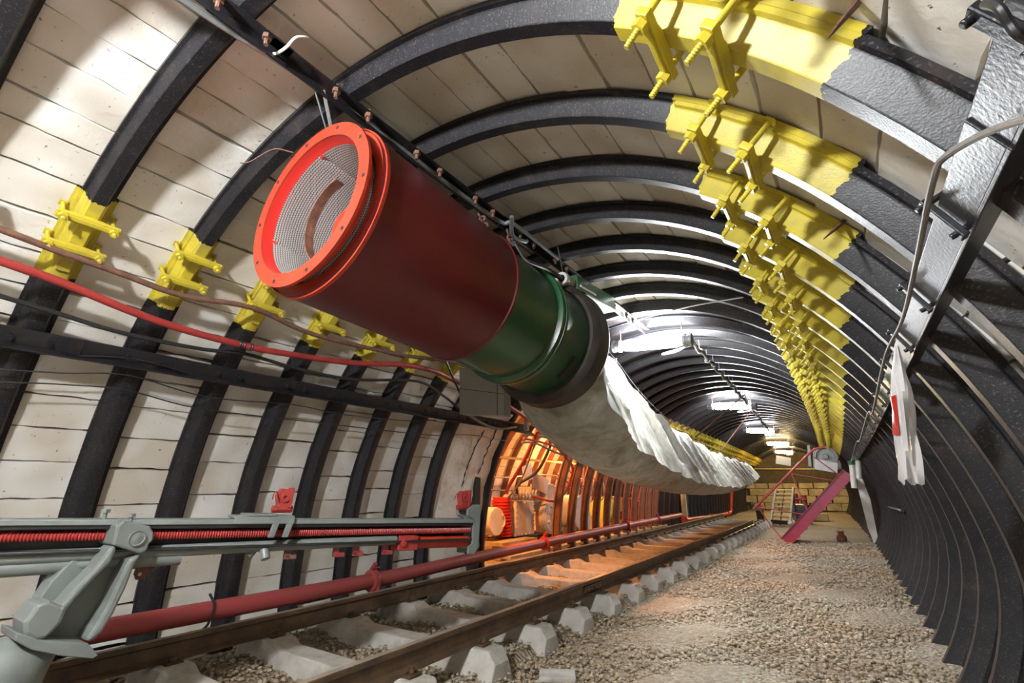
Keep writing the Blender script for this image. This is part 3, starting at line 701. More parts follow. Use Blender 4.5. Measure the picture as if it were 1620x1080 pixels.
rr_ = thing('right_runner_beam', 'wide flat black steel beam running along the right wall with stub brackets', 'steel beam', (.27, .5, 1.7))
(qx, qz), nn = secn(R_(65.4), -.035); nv2 = Vector((nn[0], 0, nn[1])); tv2 = Vector((nn[1], 0, -nn[0]))
ysg = [-.4, .95, 2.2, 3.6, 5.2, 7.2, 9.5, 12, 15]
for i, (a, b_) in enumerate(zip(ysg, ysg[1:])):
    c = Vector((qx, 0, qz))-nv2*(.004*(i % 2)); mb = MB()
    mb.bar(c+Vector((bend(a), a-.05, 0)), c+Vector((bend(b_), b_+.05, 0)), .075, .010, up=nv2); e = c+tv2*.04+nv2*.02
    mb.bar(e+Vector((bend(a), a-.05, 0)), e+Vector((bend(b_), b_+.05, 0)), .009, .05, up=nv2); part('beam_length', mb, M['black'], rr_, bevel=.002)
for k in arch_ks(.3, 14.8):
    mb = MB(); c = Vector((qx+bend(archY(k)), archY(k)+.10, qz))-nv2*.02
    mb.bar(c-tv2*.062, c+tv2*.045, .026, .014, up=nv2); mb.tube([c-tv2*.052+nv2*.05, c-tv2*.052-nv2*.018], .007, 8); mb.tube([c+tv2*.03+nv2*.05, c+tv2*.03-nv2*.018], .007, 8); part('stub_bracket', mb, M['black'], rr_, bevel=.003)
cab = [(.40, .58, 1.38), (.31, .69, 1.455), (.254, .764, 1.536), (.218, .927, 1.607), (.205, 1.0, 1.60), (.205, 1.3, 1.575), (.215, 1.8, 1.58), (.20, 2.34, 1.585), (.17, 3.2, 1.48), (.19, 4.1, 1.58), (.15, 5.4, 1.5), (.16, 7, 1.6), (.10, 9, 1.5), (.12, 11, 1.6)]
single('hanging_cable', MB().tube(spline(cab, 8), .0055, 8), M['greycab'], 'brown grey cable drooping along the right runner beam', 'cable', smooth=True)
single('bent_wire_hook', MB().tube(spline([onX(.215, (1558, 6)), onX(.21, (1580, 12)), onX(.215, (1597, 38)), onX(.22, (1612, 56)), onX(.24, (1640, 70))]), .005, 8), M['rubber'], 'thick black bent wire hooked over the top of the right runner beam', 'wire', smooth=True)
for i, q in enumerate([((1355, 5), (1310, 60)), ((1335, 350), (1303, 378)), ((1545, 620), (1490, 640))][:2]):
    a, b_ = surf(.10, q[0]), surf(-.06, q[1]); single('rusty_spike', MB().tube([a, a.lerp(b_, .5), b_], [.009, .006, .002], 6), M['rust'], ['rusty spike hanging at the top of the nearest right arch', 'small rusty spike at the right end of a yellow joint'][i], 'spike')
# plastic bag
a, b_ = surf(-.06, (1418, 548)), None
pb = MB(); top = Vector(a); rings = []
for i, t in enumerate(np.linspace(0, 1, 26)):
    q = (1418+ (1442-1418)*t*1.0, 548+(762-548)*t); c = onX(.205-.02*t, q); wdt = .012+.040*min(1, t*3)+.03*max(0, t-.6); 
    ring = []
    for j in range(22):
        an = 2*PI*j/22; k_ = 1+.28*math.sin(an*4+t*4)+.15*math.sin(an*7-t*9)
        ring.append((c.x+math.cos(an)*wdt*.45*k_, c.y+math.sin(an)*wdt*1.25*k_, c.z+.012*math.sin(an*3+1)*t))
    rings.append(ring)
pm2 = bpy.data.materials.new('milky_plastic'); pm2.use_nodes = True; nt = pm2.node_tree; b = nt.nodes['Principled BSDF']; b.inputs['Base Color'].default_value = (.82, .80, .80, 1); b.inputs['Roughness'].default_value = .22
trn = nt.nodes.new('ShaderNodeBsdfTransparent'); mxs = nt.nodes.new('ShaderNodeMixShader'); mxs.inputs[0].default_value = .28; nt.links.new(b.outputs[0], mxs.inputs[1]); nt.links.new(trn.outputs[0], mxs.inputs[2]); nt.links.new(mxs.outputs[0], nt.nodes['Material Output'].inputs[0])
bg = thing('plastic_bag', 'crumpled milky plastic bag hanging from the right runner beam', 'bag', top)
pb.sweep(rings, caps=False); part('bag_sheet', pb, pm2, bg, smooth=True)
mb = MB(); rr2 = rings[9:17]; mb.sweep([[Vector(p)+Vector((-.003, -.003, 0)) for p in r_[9:14]] for r_ in rr2], closed_sec=False, caps=False); part('red_patch', mb, M['brightred'], bg, smooth=True)

# ------------------------------------------------------------------ pipes, hoses and wires on the left wall
def line_on(off, qs): return [surf(off, q) for q in qs]
sp_ = [surf(-.06, (0, 362))]; d0 = surf(-.06, (100, 400))-sp_[0]; sp_ = [sp_[0]-d0*4]+sp_+line_on(-.06, [(100, 400), (190, 432), (290, 468), (400, 487), (500, 530), (640, 562), (725, 575)])+[Vector((-2.98, 4.6, 2.19)), Vector((-2.98, 5.5, 2.19))]
single('rusty_pipe', MB().tube(spline(sp_, 5), .017, 10), M['rust'], 'rusty steel pipe running across the yellow joints of the left wall', 'pipe', smooth=True)
hp = line_on(-.09, [(0, 412), (100, 448), (250, 508), (380, 545), (470, 562), (560, 574), (640, 577), (690, 588), (715, 600)]); hp = [hp[0]-(hp[1]-hp[0])*3]+hp+[Vector((-2.9, 4.2, 1.95)), Vector((-3.05, 5.2, 1.8))]
rh = thing('red_hose', 'thick red rubber hose slung along the left wall under the rusty pipe', 'hose', hp[1])
part('hose_run', MB().tube(spline(hp, 6), .022, 12), M['redrub'], rh, smooth=True)
c = surf(-.09, (388, 547)); mb = MB()
for dy in (-.045, -.03, -.015, .02, .035): mb.lathe(c+Vector((0, dy, 0)), (0, 1, 0), [(.0235, 0), (.0265, .003), (.0265, .006), (.0235, .009)], 12)
part('tape_band', mb, M['rubber'], rh)
bp_ = line_on(-.05, [(0, 468), (80, 492), (200, 528), (320, 552), (390, 560), (470, 583), (560, 600), (660, 603), (700, 625), (725, 645)]); bp_ = [bp_[0]-(bp_[1]-bp_[0])*3]+bp_
single('black_cable', MB().tube(spline(bp_, 6), .0125, 8), M['rubber'], 'black rubber cable lying just above the left runner beam', 'cable', smooth=True)
for i, qs in enumerate([[(0, 555), (100, 562), (215, 568), (330, 598), (470, 622), (560, 640), (650, 652), (725, 668)],
                        [(0, 584), (100, 590), (205, 594), (330, 628), (465, 640), (540, 655), (640, 665), (690, 664)],
                        [(0, 604), (100, 608), (200, 617), (310, 645), (455, 663), (560, 675), (680, 688), (745, 688), (805, 698)]]):
    w_ = line_on(-.03, qs); w_ = [w_[0]-(w_[1]-w_[0])*3]+w_
    single('thin_wire', MB().tube(spline(w_, 6), .0038, 6), M['rubber'], ['thin black wire strung below the left beam, uppermost of three', 'thin black wire strung below the left beam, middle of three', 'thin black wire strung below the left beam, lowest of three'][i], 'wire')
cz = [onX(-3.0, (725, 640)), onX(-3.1, (760, 668)), onX(-3.2, (790, 678)), onX(-3.4, (820, 676)), onX(-3.5, (835, 690))]
single('joint_cable', MB().tube(spline([Vector((-2.75, 3.5, 1.85))]+cz), .014, 8), M['greycab'], 'grey cable looping from the panel box to the niche corner', 'cable', smooth=True)
single('slack_strap', MB().tube(spline([onX(-2.9, (703, 565)), onX(-2.9, (718, 600)), onX(-2.8, (728, 622))]), .010, 6), M['rubber'], 'black cable dropping from the red silencer to the panel box', 'cable')
# low fire main
pz = .37
lp = thing('red_main_pipe', 'long faded red pipe lying low along the left wall behind the rails', 'pipe', (-3.45, 1, pz))
ypt = [(-3.44, -.8), (-3.45, 1.0), (-3.46, 3.0), (-3.52, 5.0), (-3.55, 9), (-3.6, 12.9)]
zz_ = [.39, .375, .355, .375, .42, .44]
part('pipe_run', MB().tube(spline([(a, b_, c_) for (a, b_), c_ in zip(ypt, zz_)], 8), .058, 20), M['pinkpipe'], lp, smooth=True)
for i, (y, z) in enumerate(((3.05, .355), (6.05, .385), (9.1, .42), (11.0, .43))):
    x = float(np.interp(y, [b_ for _, b_ in ypt], [a for a, _ in ypt])); mb = MB()
    mb.lathe((x, y-.03, z), (0, 1, 0), [(.058, 0), (.085, .004), (.088, .02), (.088, .04), (.085, .056), (.058, .06)], 20); mb.bar((x-.02, y, z+.07), (x+.03, y, z+.135), .03, .03)
    mb.bar((x+.06, y, z+.05), (x+.075, y, z-.1), .02, .03); mb.tube([(x+.02, y-.03, z+.1), (x+.02, y+.05, z+.1)], .01, 6)
    part('pipe_coupling', mb, M['pinkpipe'] if i != 1 else M['orange'], lp, smooth=True)
mb = MB(); mb.tube(spline([(-3.43, 1.72, .47), (-3.39, 1.74, .40), (-3.39, 1.72, .31), (-3.42, 1.70, .27)]), .008, 6); part('tie_wire', mb, M['rubber'], lp)
fp = thing('orange_far_pipe', 'orange pipe on the floor with a riser where the tunnel ends on the left', 'pipe', (-3.6, 13.2, .25))
part('pipe_run', MB().tube(spline([(-3.62, 13.2, .30), (-3.65, 15, .27), (-3.7, 17, .22), (-3.75, 19.6, .2)], 5), .055, 14), M['orange'], fp, smooth=True)
part('riser', MB().tube(spline([(-3.75, 19.5, .2), (-3.76, 20.0, .24), (-3.74, 20.15, .5), (-3.68, 20.3, 1.15), (-3.66, 20.35, 1.5)], 5), .06, 14), M['orange'], fp, smooth=True)
mb = MB()
for y, z in ((13.3, .3), (16.5, .23), (19.3, .2)): mb.lathe((-3.62-(y-13.3)*.022, y, z), (0, 1, 0), [(.055, 0), (.09, 0), (.09, .06), (.055, .06)], 14)
part('pipe_flange', mb, M['brightred'], fp)
ps = thing('timber_post', 'pale orange-lit square post at the far end of the niche openings', 'post', (-3.78, 14.0, 0)); part('post_shaft', MB().box((-3.78, 14.0, .75), (.12, .12, 1.5)), M['wood'], ps, bevel=.005)

# ------------------------------------------------------------------ track
def rail_ring(x, y):
    H = .12; P = [(-.045, 0), (.045, 0), (.045, .008), (.008, .022), (.007, .085), (.024, .094), (.024, .115), (.018, .12), (-.018, .12), (-.024, .115), (-.024, .094), (-.007, .085), (-.008, .022), (-.045, .008)]
    return [(x+a, y, .165+b_) for a, b_ in P]
def rbend(y): return bend(y)*.75
for nm, x, ye, lab in (('rail_right', -2.13, 14.6, 'worn brown rail nearest the gravel path'), ('rail_left', -3.375, 17.5, 'worn brown rail beside the red main pipe')):
    y0_ = -.9 if x > -3 else .80
    r = thing('rail', lab, 'rail', (x, y0_, .165), 'track rails')
    ys_ = np.linspace(y0_, ye, 40); mb = MB(); mb.sweep([rail_ring(x+rbend(y), y) for y in ys_]); part('rail_body', mb, M['rail'], r, smooth=True)
    mb = MB(); mb.sweep([[(x+rbend(y)+a, y, z) for a, z in ((-.021, .2852), (.021, .2852), (.021, .2863), (-.021, .2863))] for y in ys_]); part('running_surface', mb, M['railtop'], r)
    for yj in (4.5, 9.6):
        mb = MB(); 
        for s in (-1, 1): mb.box((x+rbend(yj)+s*.016, yj, .222), (.012, .34, .05)); 
        for dy in (-.12, -.04, .04, .12): mb.tube([(x+rbend(yj)-.04, yj+dy, .222), (x+rbend(yj)+.04, yj+dy, .222)], .009, 6)
        part('fishplate', mb, M['rail'], r)
def make_sleeper():
    r = thing('concrete_sleeper', '', 'sleeper', (0, 0, 0)); mb = MB(); X0, X1 = -.86, .84; secs = []
    for x, h, wt, wb in ((X0, .10, .08, .12), (X0+.05, .155, .085, .125), (-.47, .165, .085, .13), (-.38, .13, .08, .125), (.38, .13, .08, .125), (.47, .165, .085, .13), (X1-.05, .158, .085, .13), (X1, .09, .075, .125)):
        secs.append([(x, -wb, -.02), (x, wb, -.02), (x, wt, h-.008), (x, wt-.008, h), (x, -wt+.008, h), (x, -wt, h-.008)])
    mb.sweep(secs); obj('sleeper_body', mb, M['sleeper'], r, bevel=.008)
    for s, xr in ((0, -.6225), (1, .6225)):
        for q in (-1, 1):
            m = MB(); m.box((xr+q*.075, 0, .170), (.06, .09, .012)); m.tube([(xr+q*.078, 0, .15), (xr+q*.078, 0, .205)], .010, 8); m.hexnut((xr+q*.078, 0, .188), (0, 0, 1), .018, .018)
            m.tube([(xr+q*.06, -.03, .176), (xr+q*.05, 0, .19), (xr+q*.06, .03, .176)], .008, 6); obj('rail_clip', m, M['rail'], r)
    return r
ys_ = [.28+.615*k for k in range(-2, 28)]
s0 = make_sleeper()
for i, y in enumerate(ys_):
    o = s0 if i == 0 else dup(s0, '')
    o.location = (-2.7525+rbend(y), y, 0); o.rotation_euler = (0, 0, random.uniform(-.015, .015)); o['group'] = 'concrete sleepers under the rails'
    j = i-3
    o['label'] = ('grey concrete sleeper at the lower left edge, under the near rail ends' if j < 0 else ('grey concrete sleeper under the rails, %s one from the bottom edge of the view' % ORD[j]) if j < 12 else 'pale concrete sleeper in the far close-set stretch of the track')
# ------------------------------------------------------------------ gravel stones
ico = [(0, 0, -1), (.72, -.53, -.45), (-.28, -.85, -.45), (-.89, 0, -.45), (-.28, .85, -.45), (.72, .53, -.45), (.28, -.85, .45), (-.72, -.53, .45), (-.72, .53, .45), (.28, .85, .45), (.89, 0, .45), (0, 0, 1)]
icf = [(0, 1, 2), (1, 0, 5), (0, 2, 3), (0, 3, 4), (0, 4, 5), (1, 5, 10), (2, 1, 6), (3, 2, 7), (4, 3, 8), (5, 4, 9), (1, 10, 6), (2, 6, 7), (3, 7, 8), (4, 8, 9), (5, 9, 10), (6, 10, 11), (7, 6, 11), (8, 7, 11), (9, 8, 11), (10, 9, 11)]
I = np.array(ico); Fi = np.array(icf)
def stones(name, n, label, reg):
    V = []; F = []
    P = reg(n); n = len(P)
    for i in range(n):
        x, y, z, s = P[i]
        Q = I*(1+rng.uniform(-.25, .25, (12, 1)))*np.array([s*rng.uniform(.7, 1.4), s*rng.uniform(.7, 1.3), s*rng.uniform(.35, .75)])
        a = rng.uniform(0, 2*PI); ca, sa = math.cos(a), math.sin(a); t = rng.uniform(-.4, .4); Q = Q@np.array([[1, 0, 0], [0, math.cos(t), -math.sin(t)], [0, math.sin(t), math.cos(t)]])@np.array([[ca, -sa, 0], [sa, ca, 0], [0, 0, 1]])
        V.append(Q+np.array([x, y, z])); F.append(Fi+12*i)
    V = np.concatenate(V); F = np.concatenate(F); me = bpy.data.meshes.new(name)
    me.vertices.add(len(V)); me.vertices.foreach_set('co', V.ravel()); me.loops.add(len(F)*3); me.loops.foreach_set('vertex_index', F.ravel().astype(np.int32))
    me.polygons.add(len(F)); me.polygons.foreach_set('loop_start', np.arange(0, len(F)*3, 3, dtype=np.int32)); me.materials.append(M['stones']); me.update(calc_edges=True); me.validate()
    o = bpy.data.objects.new(name, me); COL.objects.link(o); return tag(o, label, 'gravel', kind='stuff')
def reg_path(n):
    y = 1.9+(rng.uniform(0, 1, n)**1.7)*11; x = rng.uniform(-1.98, .42, n)+np.array([bend(v) for v in y]); s = rng.uniform(.006, .0165, n)*(1+.05*(y-2)); return np.stack([x, y, s*.2-.004, s], 1)
def reg_track(n):
    y = .3+(rng.uniform(0, 1, n)**1.5)*11; x = rng.uniform(-3.75, -1.9, n); s = rng.uniform(.008, .019, n); z = .045+.02*np.sin(x*7+y*3)+s*.2
    z = np.where(x > -2.0, .015, z); return np.stack([x, y, z, s], 1)
stones('gravel_stones', 24000, 'loose crushed gravel spread over the walking side of the floor', reg_path)
stones('track_ballast', 14000, 'loose grey ballast stones lying between the concrete sleepers', reg_track)
mb = MB(); 
for (x0_, x1_) in ((-3.82, -1.9),):
    gy2 = np.linspace(-1.4, 17.5, 150); gx2 = np.linspace(x0_, x1_, 16)
    for y in gy2:
        for i, x in enumerate(gx2): mb.v.append((x+rbend(y), y, -.03 if i in (15,) else .035+.02*math.sin(x*7+y*3)+rng.uniform(-.008, .008)))
    for j in range(149):
        for i in range(15): mb.f.append((j*16+i, j*16+i+1, (j+1)*16+i+1, (j+1)*16+i)); mb.m.append(0)
tag(obj('ballast_bed', mb, M['floor'], smooth=True), 'low grey ballast bed carrying the concrete sleepers', 'ballast', kind='stuff')
# ------------------------------------------------------------------ drill rig at lower left
XL = -2.72
B0 = onX(-2.8, (0, 820)); B1 = onX(-2.15, (740, 820)); bd = (B1-B0).normalized(); L_ = (B1-B0).length
up = Vector((0, 0, 1)); sd = bd.cross(up).normalized()      # sd points towards the path side (right of the beam)
up2 = sd.cross(bd)
rig = thing('drill_rig', 'grey and red drilling feed beam on a cast grey arm, standing by the left wall', 'drill rig', onX(XL, (40, 1060)))
S_ = B0-bd*.55; E_ = B1
def bb(a, b_, wx, wz, dx=0, dz=0): return (S_+bd*a+sd*dx+up2*dz, S_+bd*b_+sd*dx+up2*dz, wx, wz)
T = L_+.55
def mk(name, segs, m, bev=.003):
    mb = MB()
    for (a, b_, wx, wz, dx, dz) in segs: mb.bar(S_+bd*a+sd*dx+up2*dz, S_+bd*b_+sd*dx+up2*dz, wx, wz, up=up2)
    return part(name, mb, m, rig, bevel=bev)
mk('guide_rail', [(0, T, .15, .012, 0, -.006), (0, T, .012, .022, .07, -.012)], M['greyrig'])
mk('channel_web', [(0, T, .02, .11, -.06, -.07), (0, T, .13, .012, 0, -.125), (0, T, .012, .02, .06, -.03)], M['black'])
n = int(T/.011); pts = []; rr = []
for i in range(n*2): pts.append(S_+bd*(i*.0055)+sd*.03-up2*.067); rr.append(.021 if i % 2 else .016)
part('coiled_hose', MB().tube(pts, rr, 14), M['redrub'], rig)
t_p = .55+.42*L_*2
part('grey_pipe', MB().tube([S_+sd*.02-up2*.155, S_+bd*(.55+L_*.765)+sd*.02-up2*.118], .026, 14).tube([S_+bd*.5+sd*.0-up2*.185, S_+bd*(.55+.287*L_)+sd*.0-up2*.165], .034, 12), M['greyrig'], rig, smooth=True)
part('stub_pipe', MB().tube([S_+bd*(.55+.44*L_)+sd*.03-up2*.13, S_+bd*(.55+.445*L_)+sd*.06-up2*.185], .022, 12).tube([S_+bd*(.55+.43*L_)-up2*.13, S_+bd*(.55+.415*L_)-up2*.175], .018, 10), M['greyrig'], rig, smooth=True)
for f_ in (.49, .605, .655, .735): mk('red_lug', [(.55+f_*L_, .55+f_*L_+.03, .03, .07, 0, -.16), (.55+f_*L_, .55+f_*L_+.06, .03, .022, 0, -.186)], M['pinkpipe'] if f_ > .6 else M['rust'])
# end cylinder with yoke
a0 = .55+.80*L_
cy = part('end_cylinder', MB().tube([S_+bd*(a0+.02)-up2*.135, S_+bd*T-up2*.14], .036, 16), M['orange'], rig, smooth=True)
mb = MB(); 
for s in (-1, 1):
    c = S_+bd*(a0-.02)-up2*.135+sd*.042*s; mb.bar(c-bd*.05, c+bd*.06, .018, .085, up=up2)
mb.bar(S_+bd*(a0+.04)-up2*.135-sd*.05, S_+bd*(a0+.04)-up2*.135+sd*.05, .04, .08, up=up2); mb.tube([S_+bd*(a0-.045)-up2*.135-sd*.07, S_+bd*(a0-.045)-up2*.135+sd*.07], .02, 12); part('yoke', mb, M['redrub'], rig, bevel=.006)
mb = MB(); P = lambda a, z: S_+bd*a+up2*z
poly = [P(T+.0, .09), P(T+.05, .09), P(T+.055, .02), P(T+.05, -.17), P(T+.02, -.215), P(T-.03, -.21), P(T-.03, -.17), P(T-.0, -.15), P(T-.0, .0), P(T-.05, .02), P(T-.05, .06)]
mb.prism([p_-sd*.07 for p_ in poly], sd*.03); mb.prism([p_+sd*.05 for p_ in poly], sd*.02); mb.tube([P(T-.03, -.165), P(T+.1, -.165)], .018, 10); part('end_plate', mb, M['greyrig'], rig, bevel=.004)
def centralizer(a, nm, dz):
    c = S_+bd*a+up2*dz; mb = MB(); hx = .055; g = .72
    pl = [(-.05, -.06), (.055, -.06), (.04, -.02), (.05, .03), (.055, .085), (-.03, .09), (-.055, .04), (-.04, -.02)]
    mb.prism([c+bd*u_*g+up2*v_*g-sd*.03 for u_, v_ in pl], sd*.05); mb.lathe(c+sd*.022+up2*.02, sd, [(.009, -.002), (.009, .008), (.024, .008), (.024, -.01)], 16); mb.tube([c+bd*-.05-up2*.04, c+bd*.05-up2*.038], .018, 10); mb.bar(c+bd*.03-up2*.03, c+bd*.032+up2*.07, .06, .016, up=bd); mb.tube([c-bd*.045+up2*(.01+.04*math.cos(t))+sd*.04*math.sin(t) for t in np.linspace(-1.6, 1.6, 8)], .003, 5)
    part(nm, mb, M['redrub'], rig, bevel=.005)
centralizer(.55+L_*.469, 'rod_guide', .085); centralizer(T-.04, 'end_rod_guide', .11)
mk('carriage', [(.55+.365*L_, .55+.49*L_, .17, .014, 0, .010), (.55+.365*L_, .55+.49*L_, .014, .03, .085, -.006), (.55+.39*L_, .55+.45*L_, .18, .010, 0, .02)], M['greyrig'])
mb = MB()
for f_ in (.448, .478): c = S_+bd*(.55+f_*L_)+sd*.08; mb.prism([c-up2*.02-bd*.01, c-up2*.02+bd*.02, c-up2*.085+bd*.005, c-up2*.085-bd*.022], sd*.02)
part('carriage_claw', mb, M['greyrig'], rig, bevel=.003)
mb = MB(); mb.tube([S_+bd*(.55+.144*L_)+sd*.03+up2*.0, S_+bd*(.55+.144*L_)+sd*.03+up2*.03], .009, 8); mb.hexnut(S_+bd*(.55+.144*L_)+sd*.03+up2*.032, up2, .018, .014); part('rail_bolt', mb, M['greyrig'], rig)
# clamp head and arm
q = lambda x, p_: onX(x, p_)
XA = -2.56
mb = MB(); head = [(186, 832), (196, 822), (238, 832), (244, 842), (243, 856), (236, 860), (234, 870), (224, 876), (178, 862), (182, 846)]
mb.prism([q(XA, p_) for p_ in head], (-.17, 0, 0)); part('clamp_head', mb, M['greyrig'], rig, bevel=.010)
mb = MB(); c = q(XA, (216, 851)); mb.lathe(c, (1, 0, 0), [(0, .012), (.012, .012), (.024, .006), (.026, .006), (.028, .010), (.031, .010), (.031, -.01)], 20); part('pivot_pin', mb, M['greyrig'], rig, smooth=True)
mb = MB()
for p_ in ((207, 822), (238, 831)): c = q(XA-.05, p_); mb.tube([c-up*.02, c+up*.02], .008, 8); mb.hexnut(c+up*.018, (0, 0, 1), .016, .014)
part('clamp_bolt', mb, M['greyrig'], rig)
def strip(a, b_, x0, x1):    # curved plate through two pixel polylines, between two X depths
    pass
fl1 = [(178, 862), (186, 866), (176, 890), (150, 915), (118, 950), (92, 985), (72, 1012), (55, 1014), (40, 1004), (62, 992), (90, 965), (120, 930), (150, 900), (165, 880)]
fl2 = [(224, 876), (214, 893), (200, 930), (178, 975), (162, 1000), (145, 1015), (135, 1014), (152, 990), (172, 955), (190, 915), (205, 885)]
mb = MB(); mb.prism([q(XA, p_) for p_ in fl1], (-.11, 0, 0)); part('arm_flange', mb, M['greyrig'], rig, bevel=.012)
mb = MB(); mb.prism([q(XA, p_) for p_ in fl2], (-.11, 0, 0)); part('arm_flange', mb, M['greyrig'], rig, bevel=.012)
mb = MB(); web = [(180, 862), (224, 876), (212, 896), (180, 970), (150, 1012), (60, 1012), (110, 958), (165, 890)]
mb.prism([q(XA-.11, p_) for p_ in web], (-.03, 0, 0)); part('arm_web', mb, M['greyrig'], rig, bevel=.004)
mb = MB(); br = [(150, 872), (118, 882), (80, 920), (45, 975), (36, 1000), (60, 1008), (80, 965), (110, 930), (150, 900)]
mb.prism([q(XA-.13, p_) for p_ in br], (-.10, 0, 0)); part('rear_brace', mb, M['greyrig'], rig, bevel=.006)
mb = MB(); low = [(38, 985), (60, 955), (80, 950), (98, 958), (110, 955), (98, 985), (75, 1010), (55, 1014), (38, 1004)]
mb.prism([q(XA+.02, p_) for p_ in low], (-.16, 0, 0)); part('arm_knuckle', mb, M['greyrig'], rig, bevel=.02)
mb = MB(); base = [(26, 1000), (40, 1003), (60, 1012), (140, 1018), (156, 1036), (148, 1042), (100, 1038), (50, 1028), (24, 1014)]
mb.prism([q(XA+.04, p_) for p_ in base], (-.20, 0, 0)); part('base_plate', mb, M['greyrig'], rig, bevel=.004)
ctr = q(XA-.08, (8, 1062)); ax_ = (q(XA-.08, (60, 1018))-ctr).normalized()
mb = MB(); mb.lathe(ctr-ax_*.16, ax_, [(0, -.02), (.10, 0), (.125, .03), (.13, .12), (.12, .19), (.09, .24), (.075, .27), (.0, .27)], 30); part('swivel_body', mb, M['greyrig'], rig, smooth=True)
mb = MB(); g = ctr+Vector((.05, .1, -.02)); mb.lathe(ctr-Vector((0, 0, .5)), (0, 0, 1), [(.09, 0), (.09, .42), (.11, .46)], 20); part('pedestal', mb, M['greyrig'], rig, smooth=True)
mb = MB(); lug = [(250, 870), (256, 880), (250, 893), (236, 905), (226, 916), (216, 917), (213, 908), (220, 890), (228, 872)]
mb.prism([q(XA-.16, p_) for p_ in lug], (-.015, 0, 0)); part('lug_plate', mb, M['rust'], rig)
mb = MB(); mb.lathe(q(XA-.16, (221, 908))+Vector((.001, 0, 0)), (1, 0, 0), [(0, .001), (.008, .001), (.008, -.002)], 12); part('lug_hole', mb, M['white'], rig)

# ------------------------------------------------------------------ niche machine
def disc(mb, c, r, t, n=32, ax=(1, 0, 0)): return mb.lathe(Vector(c)-Vector(ax)*t, ax, [(0, 0), (r, 0), (r, t*.9), (r*.96, t), (0, t)], n)
mc = thing('cutter_machine', 'cream grey mining gearbox with round bolted flange in the orange niche', 'machine', (-4.8, 7.4, .28))
part('gear_case', MB().box((-4.95, 7.42, .60), (.5, .60, .56)), M['machine'], mc, bevel=.02)
mb = MB()
for j in range(6):
    for yy in (7.15, 7.69): mb.hexnut((-4.695, yy, .38+j*.088), (1, 0, 0), .014, .02)
for j in range(5):
    for z in (.345, .86): mb.hexnut((-4.695, 7.19+j*.12, z), (1, 0, 0), .014, .02)
part('case_bolt', mb, M['machine'], mc)
part('round_flange', disc(disc(MB(), (-4.52, 8.02, .60), .29, .10), (-4.50, 8.02, .60), .25, .03), M['machine'], mc, smooth=True)
for j in range(7): a = 2*PI*j/7; part('flange_boss', MB().lathe((-4.5, 8.02+.17*math.cos(a), .60+.17*math.sin(a)), (1, 0, 0), [(.03, 0), (.03, .02), (.015, .03), (0, .03)], 10), M['machine'], mc, smooth=True)
mb = MB(); mb.lathe((-4.5, 8.02, .60), (1, 0, 0), [(.06, 0), (.06, .03), (.04, .03), (.03, .01), (0, .01)], 14)
part('flange_hub', mb, M['machine'], mc, smooth=True)
mb = MB(); mb.box((-4.95, 7.95, .98), (.3, .32, .28)); mb.box((-4.9, 8.35, .92), (.35, .35, .5)); part('upper_housing', mb, M['machine'], mc, bevel=.02)
mb = MB()
for j in range(9): y = 6.95+.1*j; mb.tube([(-4.72, y, .93+.02*(j % 2)), (-4.72, y+.07, .98)], .035, 10); mb.tube([(-4.70, y, .98), (-4.68, y+.02, 1.06)], .018, 8)
mb.tube([(-4.76, 6.9, .95), (-4.76, 7.75, .93)], .045, 10); part('valve_bank', mb, M['machine'], mc, smooth=True)
part('skid', MB().box((-4.9, 7.8, .27), (.5, 1.7, .09)), M['dark'], mc)
mo = thing('finned_motor', 'bright red ribbed cylinder standing left of the niche gearbox', 'motor', (-4.8, 6.85, .33))
mb = MB(); pr = [(0, .0)]
for j in range(12): pr += [(.165, .02+j*.048), (.165, .045+j*.048), (.145, .048+j*.048), (.145, .066+j*.048)]
pr += [(.15, .62), (0, .62)]; mb.lathe((-4.8, 6.86, .33), (0, 0, 1), pr, 28); part('finned_casing', mb, M['brightred'], mo, smooth=True)
wd_ = thing('white_drum', 'round white drum end left of the red ribbed motor in the niche', 'drum', (-4.75, 6.5, .58)); mb = MB(); disc(mb, (-4.62, 6.48, .60), .21, .3); part('drum_shell', mb, M['machine'], wd_, smooth=True)
mb = MB(); mb.tube([(-4.6, 6.56+.1*math.cos(t), .6+.1*math.sin(t)) for t in np.linspace(-1.2, 1.2, 8)], .012, 6); part('drum_handle', mb, M['machine'], wd_)
pal = thing('timber_pallet', 'orange-lit timber plank on blocks under the niche motor', 'pallet', (-4.7, 6.8, .1)); part('plank', MB().box((-4.7, 6.8, .29), (.6, 1.0, .05)), M['wood'], pal)
for y in (6.45, 7.15): part('block', MB().box((-4.55, y, .16), (.16, .2, .2)), M['wood'], pal, bevel=.01)
m2 = thing('round_gear_unit', 'grey disc-faced gear unit seen between the free-standing ribs', 'machine', (-4.8, 9.3, .1)); mb = MB(); disc(mb, (-4.55, 9.3, .62), .34, .4); mb.box((-4.9, 9.5, .45), (.5, .8, .5)); part('gear_body', mb, M['machine'], m2, smooth=True); part('gear_skid', MB().box((-4.8, 9.4, .13), (.5, 1.3, .15)), M['dark'], m2)
m3 = thing('yellow_drum', 'yellow green drum machine farther along the niche between ribs', 'drum', (-4.7, 10.9, .15)); mb = MB(); mb.lathe((-4.7, 10.55, .62), (0, 1, 0), [(0, 0), (.26, 0), (.27, .02), (.27, .35), (.26, .37), (0, .37)], 24); part('drum_shell', mb, M['neon'], m3, smooth=True); part('stand', MB().box((-4.7, 10.9, .25), (.4, 1.0, .25)), M['yellowbar'], m3); part('upper_frame', MB().box((-4.8, 11.4, .72), (.3, .7, .35)), M['yellowbar'], m3, bevel=.01)
